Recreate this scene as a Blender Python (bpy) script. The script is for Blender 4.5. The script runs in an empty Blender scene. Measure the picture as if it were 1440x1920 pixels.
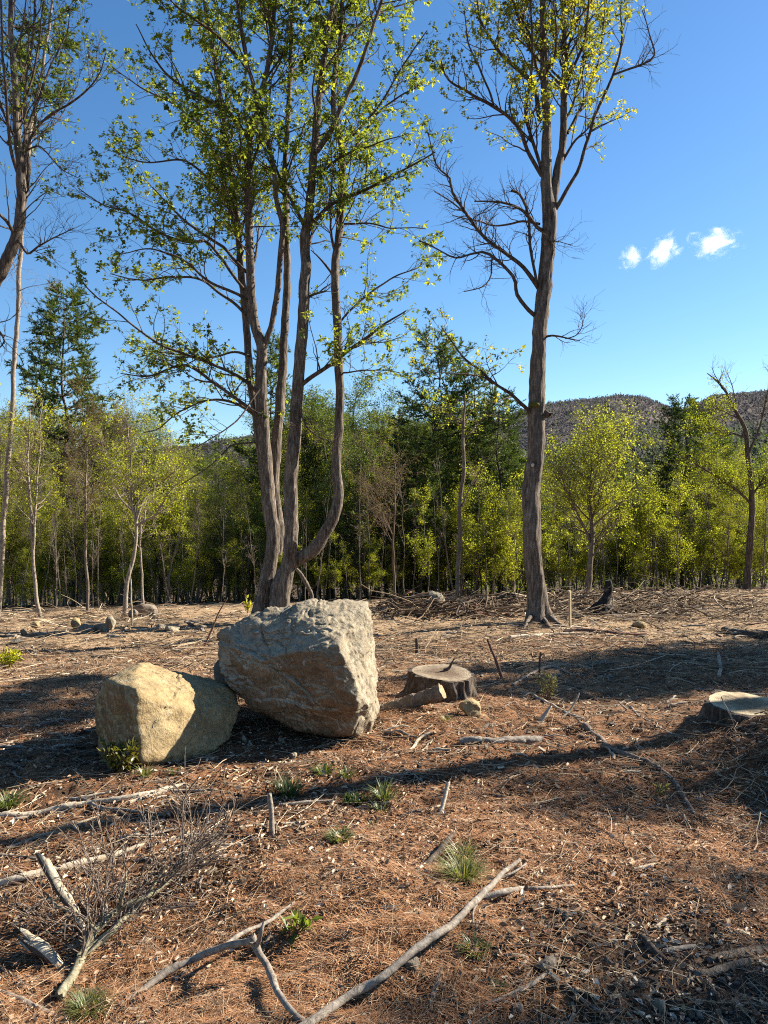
import bpy, bmesh, math, random
import numpy as np
from mathutils import Vector

C = bpy.context.scene
COL = C.collection
# ------------------------------------------------------------------ camera
CAMZ = 1.65
FPX = 1442.0            # focal length in pixels of the 1440 x 1920 photograph
cam_d = bpy.data.cameras.new('camera')
cam_d.sensor_fit = 'VERTICAL'
cam_d.sensor_height = 36.0
cam_d.lens = 36.0 * FPX / 1920.0
cam_d.clip_start = 0.05
cam_d.clip_end = 30000.0
cam = bpy.data.objects.new('camera', cam_d)
COL.objects.link(cam)
cam.location = (0, 0, CAMZ)
cam.rotation_euler = (math.radians(90), 0, 0)
C.camera = cam
# ------------------------------------------------------------------ sky and sun
SUN_EL = math.radians(31.0)
SUN_AZ = math.radians(67.0)      # clockwise from +Y (the viewing direction): from the right, slightly beyond
SUN = Vector((math.cos(SUN_EL) * math.sin(SUN_AZ), math.cos(SUN_EL) * math.cos(SUN_AZ), math.sin(SUN_EL)))
W = bpy.data.worlds.new('World')
C.world = W
W.use_nodes = True
wn = W.node_tree
wn.nodes.clear()
sky = wn.nodes.new('ShaderNodeTexSky')
sky.sky_type = 'NISHITA'
sky.sun_disc = False
sky.sun_elevation = SUN_EL
sky.sun_rotation = SUN_AZ
sky.altitude = 300.0
sky.air_density = 1.0
sky.dust_density = 0.25
sky.ozone_density = 3.0
bg = wn.nodes.new('ShaderNodeBackground')
bg.inputs['Strength'].default_value = 0.058
wo = wn.nodes.new('ShaderNodeOutputWorld')
hs = wn.nodes.new('ShaderNodeHueSaturation')
hs.inputs['Saturation'].default_value = 1.2
wn.links.new(sky.outputs[0], hs.inputs['Color'])
wn.links.new(hs.outputs[0], bg.inputs['Color'])
wn.links.new(bg.outputs[0], wo.inputs['Surface'])
sun_d = bpy.data.lights.new('sun', 'SUN')
sun_d.energy = 5.0
sun_d.angle = math.radians(0.5)
sun_d.color = (1.0, 0.93, 0.80)
sun = bpy.data.objects.new('sun', sun_d)
COL.objects.link(sun)
sun.location = SUN * 60
sun.rotation_euler = SUN.to_track_quat('Z', 'Y').to_euler()
C.view_settings.view_transform = 'Standard'
C.view_settings.look = 'None'
C.view_settings.gamma = 1.0
C.view_settings.use_curve_mapping = False
C.view_settings.exposure = 1.75
C.cycles.max_bounces = 9
C.cycles.diffuse_bounces = 6
C.cycles.glossy_bounces = 2
C.cycles.transmission_bounces = 6
C.cycles.volume_bounces = 6
C.cycles.caustics_reflective = False
C.cycles.caustics_refractive = False
C.cycles.sample_clamp_indirect = 6.0
C.cycles.use_denoising = False
C.cycles.filter_width = 1.1

RNG = np.random.default_rng(11)
PI = math.pi

# ------------------------------------------------------------------ noise
def _hash(ix, iy, iz, seed):
    h = (ix.astype(np.int64) * 374761393 + iy.astype(np.int64) * 668265263 + iz.astype(np.int64) * 1274126177 + seed * 974634777) & 0xFFFFFFFF
    h = ((h ^ (h >> 13)) * 1274126177) & 0xFFFFFFFF
    h = ((h ^ (h >> 16)) * 2246822519) & 0xFFFFFFFF
    return ((h ^ (h >> 15)) & 0xFFFFFF) / float(0xFFFFFF)

def vnoise(p, seed=0):
    p = np.asarray(p, float)
    i = np.floor(p).astype(np.int64)
    f = p - i
    u = f * f * (3 - 2 * f)
    x, y, z = i[..., 0], i[..., 1], i[..., 2]
    ux, uy, uz = u[..., 0], u[..., 1], u[..., 2]
    def c(a, b, d): return _hash(x + a, y + b, z + d, seed)
    x00 = c(0,0,0) * (1-ux) + c(1,0,0) * ux
    x10 = c(0,1,0) * (1-ux) + c(1,1,0) * ux
    x01 = c(0,0,1) * (1-ux) + c(1,0,1) * ux
    x11 = c(0,1,1) * (1-ux) + c(1,1,1) * ux
    return ((x00 * (1-uy) + x10 * uy) * (1-uz) + (x01 * (1-uy) + x11 * uy) * uz) * 2 - 1

def fbm(p, octaves=4, seed=0, gain=0.5):
    p = np.asarray(p, float)
    s = 0; a = 1.0; t = 0
    for o in range(octaves):
        s = s + a * vnoise(p * 2.0 ** o + 17.3 * o, seed + o)
        t += a; a *= gain
    return s / t

def sstep(a, b, x):
    t = np.clip((x - a) / (b - a), 0, 1)
    return t * t * (3 - 2 * t)

# ------------------------------------------------------------------ the lie of the land
_PY = np.array([-4000, -60, -10, 0, 5, 8, 12, 16, 22, 26, 34, 60, 120, 300, 700, 6000], float)
_PZ = np.array([-20, -3, -0.3, 0, 0, -0.09, -0.30, -0.52, -0.98, -1.32, -2.1, -5.0, -12, -25, -34, -60], float)
MOUNDS = [(3.0, 5.6, 0.9, 0.8, 0.22), (2.85, 4.6, 0.38, 0.55, 0.30), (2.75, 3.9, 0.3, 0.3, 0.16), (2.3, 4.25, 0.22, 0.5, -0.08), (2.75, 3.55, 0.5, 0.45, 0.12), (3.7, 4.4, 0.9, 0.8, 0.2),
          (1.9, 4.15, 0.35, 0.6, -0.07), (0.25, 6.55, 0.8, 0.45, 0.05), (0.45, 5.95, 0.5, 0.35, 0.05), (0.15, 3.1, 0.5, 0.4, 0.05),
          (-1.0, 2.9, 0.6, 0.4, -0.05), (5.5, 19.0, 6.0, 1.6, 0.22), (0.5, 16.5, 1.6, 1.0, 0.16), (9.0, 17.0, 3.0, 1.5, 0.15), (-0.62, 5.45, 0.55, 0.4, -0.05)]
def H(x, y):
    x = np.asarray(x, float); y = np.asarray(y, float)
    z = np.interp(y, _PY, _PZ)
    r = np.hypot(x, y)
    z = z + 0.028 * x * sstep(5, 20, y) * np.clip(1 - np.abs(x) / 200, 0, 1)
    for mx, my, sx, sy, h in MOUNDS:
        z = z + h * np.exp(-((x - mx) / sx) ** 2 - ((y - my) / sy) ** 2)
    o = np.zeros_like(x)
    fade = 1 - sstep(60, 200, r)
    z = z + fade * (0.065 * fbm(np.stack([x * 0.45, y * 0.45, o], -1), 3, 5))
    near = 1 - sstep(8, 30, r)
    z = z + (0.3 + 0.7 * near) * 0.050 * fbm(np.stack([x * 2.1, y * 2.1, o], -1), 3, 9) * fade
    z = z + near * 0.030 * fbm(np.stack([x * 8, y * 8, o], -1), 3, 21)
    z = z + (1 - sstep(5, 12, r)) * 0.010 * fbm(np.stack([x * 24, y * 24, o], -1), 2, 27)
    z = z + sstep(200, 500, r) * 2.0 * fbm(np.stack([x * 0.01, y * 0.01, o], -1), 3, 33)
    return z

_YS = np.geomspace(1.2, 120, 5000)
def G(px, py):
    """where the sight line through pixel (px, py) of the photograph meets the ground"""
    x = (px - 720) / FPX * _YS
    z = CAMZ - (py - 960) / FPX * _YS
    hit = np.nonzero(z <= H(x, _YS))[0]
    k = hit[0] if len(hit) else len(_YS) - 1
    return Vector((x[k], _YS[k], float(H(x[k], _YS[k]))))
def Gv(px, py):
    px = np.asarray(px, float); py = np.asarray(py, float)
    y = CAMZ * FPX / (py - 960)
    for _ in range(14):
        x = (px - 720) / FPX * y
        y = 0.5 * y + 0.5 * (CAMZ - H(x, y)) * FPX / (py - 960)
    x = (px - 720) / FPX * y
    return np.stack([x, y, H(x, y)], -1)
def P(px, py, Y):
    return Vector(((px - 720) / FPX * Y, Y, CAMZ - (py - 960) / FPX * Y))

# ------------------------------------------------------------------ mesh building
class MB:
    def __init__(s):
        s.v = []; s.f3 = []; s.f4 = []; s.t = []; s.n = 0; s.m3 = []; s.m4 = []
    def add(s, v, f, tint=None, mat=0):
        v = np.asarray(v, float).reshape(-1, 3); f = np.asarray(f, np.int64)
        if len(v) == 0 or f.size == 0: return s
        s.v.append(v)
        t = np.full(len(v), 0.5) if tint is None else np.broadcast_to(np.asarray(tint, float), (len(v),))
        s.t.append(t)
        if f.shape[1] == 3: s.f3.append(f + s.n); s.m3.append(np.full(len(f), mat, np.int32))
        else: s.f4.append(f + s.n); s.m4.append(np.full(len(f), mat, np.int32))
        s.n += len(v)
        return s
    def mesh(s, name, mats, smooth=True):
        me = bpy.data.meshes.new(name)
        v = np.concatenate(s.v); t = np.concatenate(s.t)
        parts = []; starts = []; off = 0; mi = []
        for fl, k, ml in ((s.f3, 3, s.m3), (s.f4, 4, s.m4)):
            if fl:
                f = np.concatenate(fl)
                parts.append(f.ravel()); starts.append(off + np.arange(len(f)) * k); off += f.size
                mi.append(np.concatenate(ml))
        loops = np.concatenate(parts).astype(np.int32); st = np.concatenate(starts).astype(np.int32); mi = np.concatenate(mi)
        me.vertices.add(len(v)); me.vertices.foreach_set('co', v.ravel().astype(np.float32))
        me.loops.add(len(loops)); me.loops.foreach_set('vertex_index', loops)
        me.polygons.add(len(st)); me.polygons.foreach_set('loop_start', st)
        me.polygons.foreach_set('material_index', mi)
        me.polygons.foreach_set('use_smooth', np.full(len(st), smooth, bool))
        a = me.attributes.new('tint', 'FLOAT', 'POINT')
        a.data.foreach_set('value', t.astype(np.float32))
        me.update(calc_edges=True)
        me.validate()
        for m in (mats if isinstance(mats, (list, tuple)) else [mats]): me.materials.append(m)
        return me
    def build(s, name, mats, parent=None, smooth=True, loc=None):
        me = s.mesh(name, mats, smooth)
        o = bpy.data.objects.new(name, me)
        COL.objects.link(o)
        if parent is not None: o.parent = parent
        if loc is not None: o.location = loc
        return o

def tag(o, label=None, cat=None, group=None, kind=None):
    if label: o['label'] = label
    if cat: o['category'] = cat
    if group: o['group'] = group
    if kind: o['kind'] = kind
    return o
def empty(name, loc=(0, 0, 0)):
    o = bpy.data.objects.new(name, None)
    o.empty_display_size = 0.2
    COL.objects.link(o); o.location = loc
    return o
def copy_tree(o, parent=None):
    c = o.copy(); COL.objects.link(c)
    if parent is not None: c.parent = parent
    for ch in list(o.children): copy_tree(ch, c)
    return c

def unit(v): return v / np.maximum(np.linalg.norm(v, axis=-1, keepdims=True), 1e-9)

def tubes(Pn, Rn, k, caps=False):
    """Pn (B,M,3) centre lines, Rn (B,M) radii, k sides -> vertices, quads"""
    Pn = np.asarray(Pn, float); Rn = np.asarray(Rn, float)
    if Pn.ndim == 2: Pn = Pn[None]; Rn = Rn[None]
    B, M, _ = Pn.shape
    T = np.empty_like(Pn)
    T[:, 1:-1] = Pn[:, 2:] - Pn[:, :-2]; T[:, 0] = Pn[:, 1] - Pn[:, 0]; T[:, -1] = Pn[:, -1] - Pn[:, -2]
    T = unit(T)
    n = np.empty_like(T)
    m = unit(Pn[:, -1] - Pn[:, 0])
    ref = np.where(np.abs(m[:, 2:3]) < 0.7, np.array([[0, 0, 1.0]]), np.array([[0, -1.0, 0.15]]))
    c = unit(ref - (ref * T[:, 0]).sum(-1, keepdims=True) * T[:, 0])
    for i in range(M):                      # carry the frame along so that it does not twist
        c = unit(c - (c * T[:, i]).sum(-1, keepdims=True) * T[:, i])
        n[:, i] = c
    b = np.cross(T, n)
    a = np.arange(k) * 2 * PI / k
    V = Pn[:, :, None, :] + Rn[:, :, None, None] * (np.cos(a)[None, None, :, None] * n[:, :, None, :] + np.sin(a)[None, None, :, None] * b[:, :, None, :])
    idx = np.arange(B * M * k).reshape(B, M, k)
    A = idx[:, :-1, :]; Bq = idx[:, 1:, :]
    F = np.stack([A, np.roll(A, -1, 2), np.roll(Bq, -1, 2), Bq], -1).reshape(-1, 4)
    return V.reshape(-1, 3), F

def smooth_path(pts, rad, spacing, wig=0.0, rng=RNG, seed=0):
    """Catmull-Rom through pts, resampled, with a little wander"""
    pts = np.array([tuple(p) for p in pts], float); rad = np.array(rad, float)
    n = len(pts)
    ext = np.vstack([2 * pts[0] - pts[1], pts, 2 * pts[-1] - pts[-2]])
    out = []; ro = []
    for i in range(n - 1):
        p0, p1, p2, p3 = ext[i:i + 4]
        L = np.linalg.norm(p2 - p1); m = max(2, int(L / spacing))
        t = np.linspace(0, 1, m, endpoint=False)[:, None]
        out.append(0.5 * ((2 * p1) + (-p0 + p2) * t + (2 * p0 - 5 * p1 + 4 * p2 - p3) * t ** 2 + (-p0 + 3 * p1 - 3 * p2 + p3) * t ** 3))
        ro.append(rad[i] + (rad[i + 1] - rad[i]) * t[:, 0])
    out.append(pts[-1:]); ro.append(rad[-1:])
    q = np.concatenate(out); r = np.concatenate(ro)
    if wig:
        s = np.concatenate([[0], np.cumsum(np.linalg.norm(np.diff(q, axis=0), axis=1))])
        w = np.minimum(1, s / max(s[-1] * 0.15, 1e-6))
        o = np.zeros_like(s)
        for ax in range(3):
            q[:, ax] += wig * w * fbm(np.stack([s / (12 * wig + 0.05), o + ax * 7.7, o + seed * 3.1], -1), 3, seed % 97 + ax)
    return q, r

def resample(q, r, M):
    s = np.concatenate([[0], np.cumsum(np.linalg.norm(np.diff(q, axis=0), axis=1))])
    t = np.linspace(0, s[-1], M)
    return np.stack([np.interp(t, s, q[:, i]) for i in range(3)], -1), np.interp(t, s, r)

def cap_fan(ring, flip=False):
    """one ring of vertices closed by a slightly domed fan"""
    ring = np.asarray(ring); k = len(ring); c = ring.mean(0)
    V = np.vstack([ring, c]); i = np.arange(k)
    F = np.stack([i, (i + 1) % k, np.full(k, k)], -1)
    return V, (F[:, ::-1] if flip else F)

def spawn(rng, Pn, Rn, n, t0, t1, L, ang, up=0.0, wig=0.15, M=5, rr=0.55, flat=0.0, lend=0.6, angv=0.2, grav=0.0, tip=0.18, rmax=1.0, wts=None):
    """n side shoots growing from the polylines Pn"""
    B, MP, _ = Pn.shape
    ln = np.linalg.norm(np.diff(Pn, axis=1), axis=2).sum(1)
    w = ln if wts is None else ln * wts
    idx = rng.choice(B, n, p=w / w.sum())
    t = rng.uniform(t0, t1, n); f = t * (MP - 1) * 0.9999
    i = f.astype(int); fr = (f - i)[:, None]
    a = Pn[idx, i]; b = Pn[idx, i + 1]
    base = a + (b - a) * fr
    T = unit(b - a)
    rad = Rn[idx, i] * (1 - fr[:, 0]) + Rn[idx, i + 1] * fr[:, 0]
    v = rng.normal(size=(n, 3)); v[:, 2] *= 1 - flat
    v = unit(v - (v * T).sum(-1, keepdims=True) * T)
    an = ang + rng.normal(size=n) * angv
    d = np.cos(an)[:, None] * T + np.sin(an)[:, None] * v
    d[:, 2] *= 1 - 0.5 * flat
    d = unit(d + np.array([0, 0, up]))
    ll = (L if np.isscalar(L) else L[idx]) * (1 - t * (1 - lend)) * rng.uniform(0.55, 1.2, n)
    seg = ll / (M - 1)
    P2 = np.empty((n, M, 3)); P2[:, 0] = base
    for m in range(1, M):
        d = unit(d + rng.normal(size=(n, 3)) * wig + np.array([0, 0, up * 0.3 - grav]))
        P2[:, m] = P2[:, m - 1] + d * seg[:, None]
    r0 = np.minimum(rad * rr, rmax)
    R2 = r0[:, None] * np.linspace(1, tip, M)[None, :]
    return P2, R2

def maple_leaf():
    # a three-lobed young leaf, folded along the midrib; unit length along +X
    v = np.array([[0, 0, 0], [0.42, 0.46, 0.10], [0.52, 0.17, 0.06], [1.0, 0, -0.06], [0.52, -0.17, 0.06], [0.42, -0.46, 0.10]])
    f = np.array([[0, 2, 1], [0, 3, 2], [0, 4, 3], [0, 5, 4]])
    return v, f
def plain_leaf(w=0.55):
    v = np.array([[0, 0, 0], [0.5, w / 2, 0.08], [1, 0, -0.05], [0.5, -w / 2, 0.08]])
    f = np.array([[0, 2, 1], [0, 3, 2]])
    return v, f
def leaves(mb, pos, axis, up, size, tint, shape):
    v, f = shape
    n = len(pos)
    ax = unit(axis)
    s = unit(np.cross(up, ax)); nn = np.cross(ax, s)
    V = pos[:, None, :] + size[:, None, None] * (v[None, :, 0:1] * ax[:, None] + v[None, :, 1:2] * s[:, None] + v[None, :, 2:3] * nn[:, None])
    F = (f[None] + (np.arange(n) * len(v))[:, None, None]).reshape(-1, 3)
    mb.add(V.reshape(-1, 3), F, np.repeat(tint, len(v)))
def leaf_on(rng, mb, Pt, n_per, size, shape, sz_var=0.3, jitter=0.03, droop=0.25, tilt=0.55, t_lo=0.25, tint0=0.5, tv=0.22, cluster=1):
    """leaves along twigs Pt (B,M,3)"""
    B, M, _ = Pt.shape
    n = int(B * n_per)
    n = n // cluster * cluster
    idx = np.repeat(rng.integers(0, B, n // cluster), cluster); t = np.repeat(rng.uniform(t_lo, 1, n // cluster) ** 0.8, cluster)
    f = t * (M - 1) * 0.9999; i = f.astype(int); fr = (f - i)[:, None]
    a = Pt[idx, i]; b = Pt[idx, i + 1]
    pos = a + (b - a) * fr + rng.normal(size=(n, 3)) * jitter
    ax = unit(unit(b - a) * 0.6 + rng.normal(size=(n, 3)) * 0.8 + np.array([0, 0, -droop]))
    up = unit(np.array([0, 0, 1.0]) + rng.normal(size=(n, 3)) * tilt)
    sz = size * rng.uniform(1 - sz_var, 1 + sz_var, n)
    if cluster > 1:        # a rosette of young leaves: they open out and hang from one bud, old and new sizes together
        sz = sz * np.repeat(rng.uniform(0.6, 1.35, n // cluster), cluster)
        pos = pos + ax * (sz * 0.35)[:, None]
    clump = rng.normal(size=B)[idx] * tv
    leaves(mb, pos, ax, up, sz, np.clip(tint0 + clump + rng.normal(size=n) * 0.1, 0, 1), shape)
    return n

def barkify(V, amp, fx, fz, seed):
    q = V * np.array([fx, fx, fz])
    n = 1 - np.abs(vnoise(q, seed)) * 2
    n = n * 0.6 + 0.4 * vnoise(q * 2.3, seed + 1)
    return n * amp

_ORD = ['first', 'second', 'third', 'fourth', 'fifth', 'sixth', 'seventh', 'eighth', 'ninth', 'tenth', 'eleventh', 'twelfth', 'thirteenth', 'fourteenth', 'fifteenth', 'sixteenth', 'seventeenth', 'eighteenth', 'nineteenth', 'twentieth']
def ordinal(n):
    if n < 20: return _ORD[n]
    return {2: 'twenty', 3: 'thirty', 4: 'forty'}[(n + 1) // 10] + ('-' + _ORD[(n + 1) % 10 - 1] if (n + 1) % 10 else '-last')
_count = {}
def nth(key):
    """call in order from left to right"""
    _count[key] = _count.get(key, -1) + 1
    return ordinal(_count[key])
# ------------------------------------------------------------------ materials
def new_mat(name):
    m = bpy.data.materials.new(name); m.use_nodes = True
    nt = m.node_tree; nt.nodes.clear()
    out = nt.nodes.new('ShaderNodeOutputMaterial')
    return m, nt, out
def nd(nt, typ, **kw):
    n = nt.nodes.new(typ)
    for k, v in kw.items():
        if k in n.inputs.keys(): n.inputs[k].default_value = v
        else: setattr(n, k, v)
    return n
def ramp(nt, src, stops, interp='LINEAR'):
    r = nt.nodes.new('ShaderNodeValToRGB')
    r.color_ramp.interpolation = interp
    e = r.color_ramp.elements
    e[0].position, e[0].color = stops[0][0], (*stops[0][1], 1)
    e[1].position, e[1].color = stops[-1][0], (*stops[-1][1], 1)
    for p, c in stops[1:-1]:
        x = e.new(p); x.color = (*c, 1)
    nt.links.new(src, r.inputs[0])
    return r.outputs[0]
def coords(nt, scale=(1, 1, 1), kind='Object'):
    tc = nt.nodes.new('ShaderNodeTexCoord')
    mp = nt.nodes.new('ShaderNodeMapping')
    mp.inputs['Scale'].default_value = scale
    nt.links.new(tc.outputs[kind], mp.inputs[0])
    return mp.outputs[0]
def noise(nt, vec, scale, detail=4, rough=0.55, dist=0.0):
    n = nt.nodes.new('ShaderNodeTexNoise')
    n.inputs['Scale'].default_value = scale; n.inputs['Detail'].default_value = detail
    n.inputs['Roughness'].default_value = rough; n.inputs['Distortion'].default_value = dist
    nt.links.new(vec, n.inputs['Vector'])
    return n.outputs[0]
def mixc(nt, fac, a, b, mode='MIX'):
    m = nt.nodes.new('ShaderNodeMix'); m.data_type = 'RGBA'; m.blend_type = mode
    for sock, val in ((m.inputs[0], fac), (m.inputs[6], a), (m.inputs[7], b)):
        if isinstance(val, (int, float)): sock.default_value = val
        elif isinstance(val, tuple): sock.default_value = (*val, 1)
        else: nt.links.new(val, sock)
    return m.outputs[2]
def math_(nt, op, a, b=None, clamp=False):
    m = nt.nodes.new('ShaderNodeMath'); m.operation = op; m.use_clamp = clamp
    for sock, val in zip(m.inputs, (a, b)):
        if val is None: continue
        if isinstance(val, (int, float)): sock.default_value = val
        else: nt.links.new(val, sock)
    return m.outputs[0]
def maprange(nt, v, a, b, c=0.0, d=1.0):
    m = nt.nodes.new('ShaderNodeMapRange')
    nt.links.new(v, m.inputs[0])
    for i, x in enumerate((a, b, c, d)): m.inputs[1 + i].default_value = x
    return m.outputs[0]
def attr(nt, name='tint'):
    a = nt.nodes.new('ShaderNodeAttribute'); a.attribute_name = name
    return a.outputs['Fac']
def bump(nt, h, strength, dist):
    b = nt.nodes.new('ShaderNodeBump'); b.inputs['Strength'].default_value = strength; b.inputs['Distance'].default_value = dist
    nt.links.new(h, b.inputs['Height'])
    return b.outputs[0]
def surf(nt, out, col, rough=0.9, normal=None, spec=0.25):
    p = nt.nodes.new('ShaderNodeBsdfPrincipled')
    if isinstance(col, tuple): p.inputs['Base Color'].default_value = (*col, 1)
    else: nt.links.new(col, p.inputs['Base Color'])
    if isinstance(rough, (int, float)): p.inputs['Roughness'].default_value = rough
    else: nt.links.new(rough, p.inputs['Roughness'])
    p.inputs['Specular IOR Level'].default_value = spec
    if normal is not None: nt.links.new(normal, p.inputs['Normal'])
    nt.links.new(p.outputs[0], out.inputs['Surface'])
    return p

def bark_mat(name, dark, mid, light, fx=26, fz=5, lichen=0.0, lich_col=(0.30, 0.31, 0.24), bumpd=0.02):
    m, nt, out = new_mat(name)
    v = coords(nt, (1, 1, fz / fx))
    a = noise(nt, v, fx, 6, 0.65, 0.4)
    c = ramp(nt, a, [(0.30, dark), (0.5, mid), (0.72, light)])
    big = noise(nt, coords(nt, (1, 1, 0.5)), 2.2, 4)
    c = mixc(nt, maprange(nt, big, 0.35, 0.7, 0, 0.55), c, mixc(nt, 0.5, c, light), 'MIX')
    if lichen:
        l = noise(nt, coords(nt), 7.0, 5, 0.7)
        c = mixc(nt, maprange(nt, l, 0.60, 0.68, 0, lichen), c, lich_col)
    a2 = noise(nt, v, fx * 2.6, 4, 0.7)
    c = mixc(nt, 0.5, c, ramp(nt, a2, [(0.34, (0.40, 0.38, 0.36)), (0.5, (0.95, 0.95, 0.95)), (0.68, (1.35, 1.34, 1.32))]), 'MULTIPLY')
    surf(nt, out, c, 0.95, bump(nt, math_(nt, 'ADD', a, math_(nt, 'MULTIPLY', a2, 0.5)), 1.0, bumpd * 1.5), 0.15)
    return m
def leaf_mat(name, stops, trans=1.5, tmix=0.45, gloss=0.05):
    m, nt, out = new_mat(name)
    oi = nt.nodes.new('ShaderNodeObjectInfo')
    f = math_(nt, 'ADD', attr(nt), math_(nt, 'MULTIPLY', math_(nt, 'SUBTRACT', oi.outputs['Random'], 0.5), 0.35), True)
    c = ramp(nt, f, stops)
    d = nt.nodes.new('ShaderNodeBsdfDiffuse'); nt.links.new(c, d.inputs[0])
    t = nt.nodes.new('ShaderNodeBsdfTranslucent')
    nt.links.new(mixc(nt, 1.0, c, (trans, trans * 0.95, trans * 0.5), 'MULTIPLY'), t.inputs[0])
    mx = nt.nodes.new('ShaderNodeMixShader'); mx.inputs[0].default_value = tmix
    nt.links.new(d.outputs[0], mx.inputs[1]); nt.links.new(t.outputs[0], mx.inputs[2])
    g = nt.nodes.new('ShaderNodeBsdfGlossy'); g.inputs['Roughness'].default_value = 0.45
    m2 = nt.nodes.new('ShaderNodeMixShader'); m2.inputs[0].default_value = gloss
    nt.links.new(mx.outputs[0], m2.inputs[1]); nt.links.new(g.outputs[0], m2.inputs[2])
    nt.links.new(m2.outputs[0], out.inputs['Surface'])
    return m
def tint_mat(name, stops, rough=0.9, grain=0.0, gscale=60, spec=0.2):
    m, nt, out = new_mat(name)
    c = ramp(nt, attr(nt), stops)
    if grain:
        n = noise(nt, coords(nt), gscale, 4, 0.6)
        c = mixc(nt, grain, c, ramp(nt, n, [(0.3, (0.25, 0.22, 0.2)), (0.7, (1, 1, 1))]), 'MULTIPLY')
    surf(nt, out, c, rough, None, spec)
    return m

M = {}
M['bark_maple'] = bark_mat('maple_bark', (0.022, 0.015, 0.011), (0.095, 0.073, 0.057), (0.285, 0.236, 0.188), 24, 4.5, 0.40, (0.30, 0.275, 0.235))
M['bark_dark'] = bark_mat('dark_bark', (0.018, 0.013, 0.010), (0.075, 0.056, 0.042), (0.20, 0.155, 0.12), 26, 4.5, 0.3, (0.26, 0.235, 0.20))
M['bark_pale'] = bark_mat('pale_bark', (0.075, 0.058, 0.043), (0.21, 0.17, 0.13), (0.36, 0.305, 0.245), 22, 14, 0.3, (0.12, 0.09, 0.07), 0.006)
M['bark_forest'] = bark_mat('forest_bark', (0.040, 0.031, 0.024), (0.13, 0.104, 0.080), (0.24, 0.195, 0.155), 16, 5, 0.3, (0.27, 0.25, 0.21))
M['bark_pine'] = bark_mat('pine_bark', (0.022, 0.017, 0.014), (0.065, 0.05, 0.04), (0.13, 0.105, 0.085), 14, 5)
M['twig_red'] = tint_mat('budding_twig', [(0, (0.07, 0.045, 0.03)), (1, (0.19, 0.13, 0.085))])
M['bud'] = leaf_mat('reddish_bud', [(0, (0.10, 0.060, 0.03)), (0.5, (0.15, 0.115, 0.045)), (1, (0.16, 0.15, 0.05))], 1.2, 0.35, 0.0)
M['leaf_maple'] = leaf_mat('maple_leaf', [(0, (0.035, 0.055, 0.010)), (0.5, (0.115, 0.150, 0.018)), (1, (0.24, 0.255, 0.028))], 2.1, 0.55, 0.03)
M['leaf_oak'] = leaf_mat('yellow_maple_leaf', [(0, (0.055, 0.075, 0.012)), (0.5, (0.145, 0.165, 0.018)), (1, (0.30, 0.265, 0.027))], 2.0, 0.55, 0.03)
M['leaf_young'] = leaf_mat('young_leaf', [(0, (0.070, 0.090, 0.012)), (0.5, (0.165, 0.190, 0.022)), (1, (0.27, 0.26, 0.032))], 2.2, 0.54, 0.0)
M['leaf_green'] = leaf_mat('green_leaf', [(0, (0.030, 0.056, 0.010)), (0.5, (0.085, 0.125, 0.018)), (1, (0.16, 0.185, 0.024))], 1.8, 0.45, 0.03)
M['needle'] = leaf_mat('pine_foliage', [(0, (0.020, 0.040, 0.014)), (0.5, (0.058, 0.092, 0.022)), (1, (0.14, 0.165, 0.032))], 1.3, 0.35, 0.02)
M['grass'] = leaf_mat('grass_blade', [(0, (0.05, 0.075, 0.015)), (0.5, (0.11, 0.135, 0.03)), (1, (0.30, 0.27, 0.12))], 1.4, 0.4)
M['shrub'] = leaf_mat('shrub_leaf', [(0, (0.06, 0.065, 0.012)), (0.5, (0.14, 0.13, 0.02)), (1, (0.28, 0.20, 0.035))], 1.4, 0.4)

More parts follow.
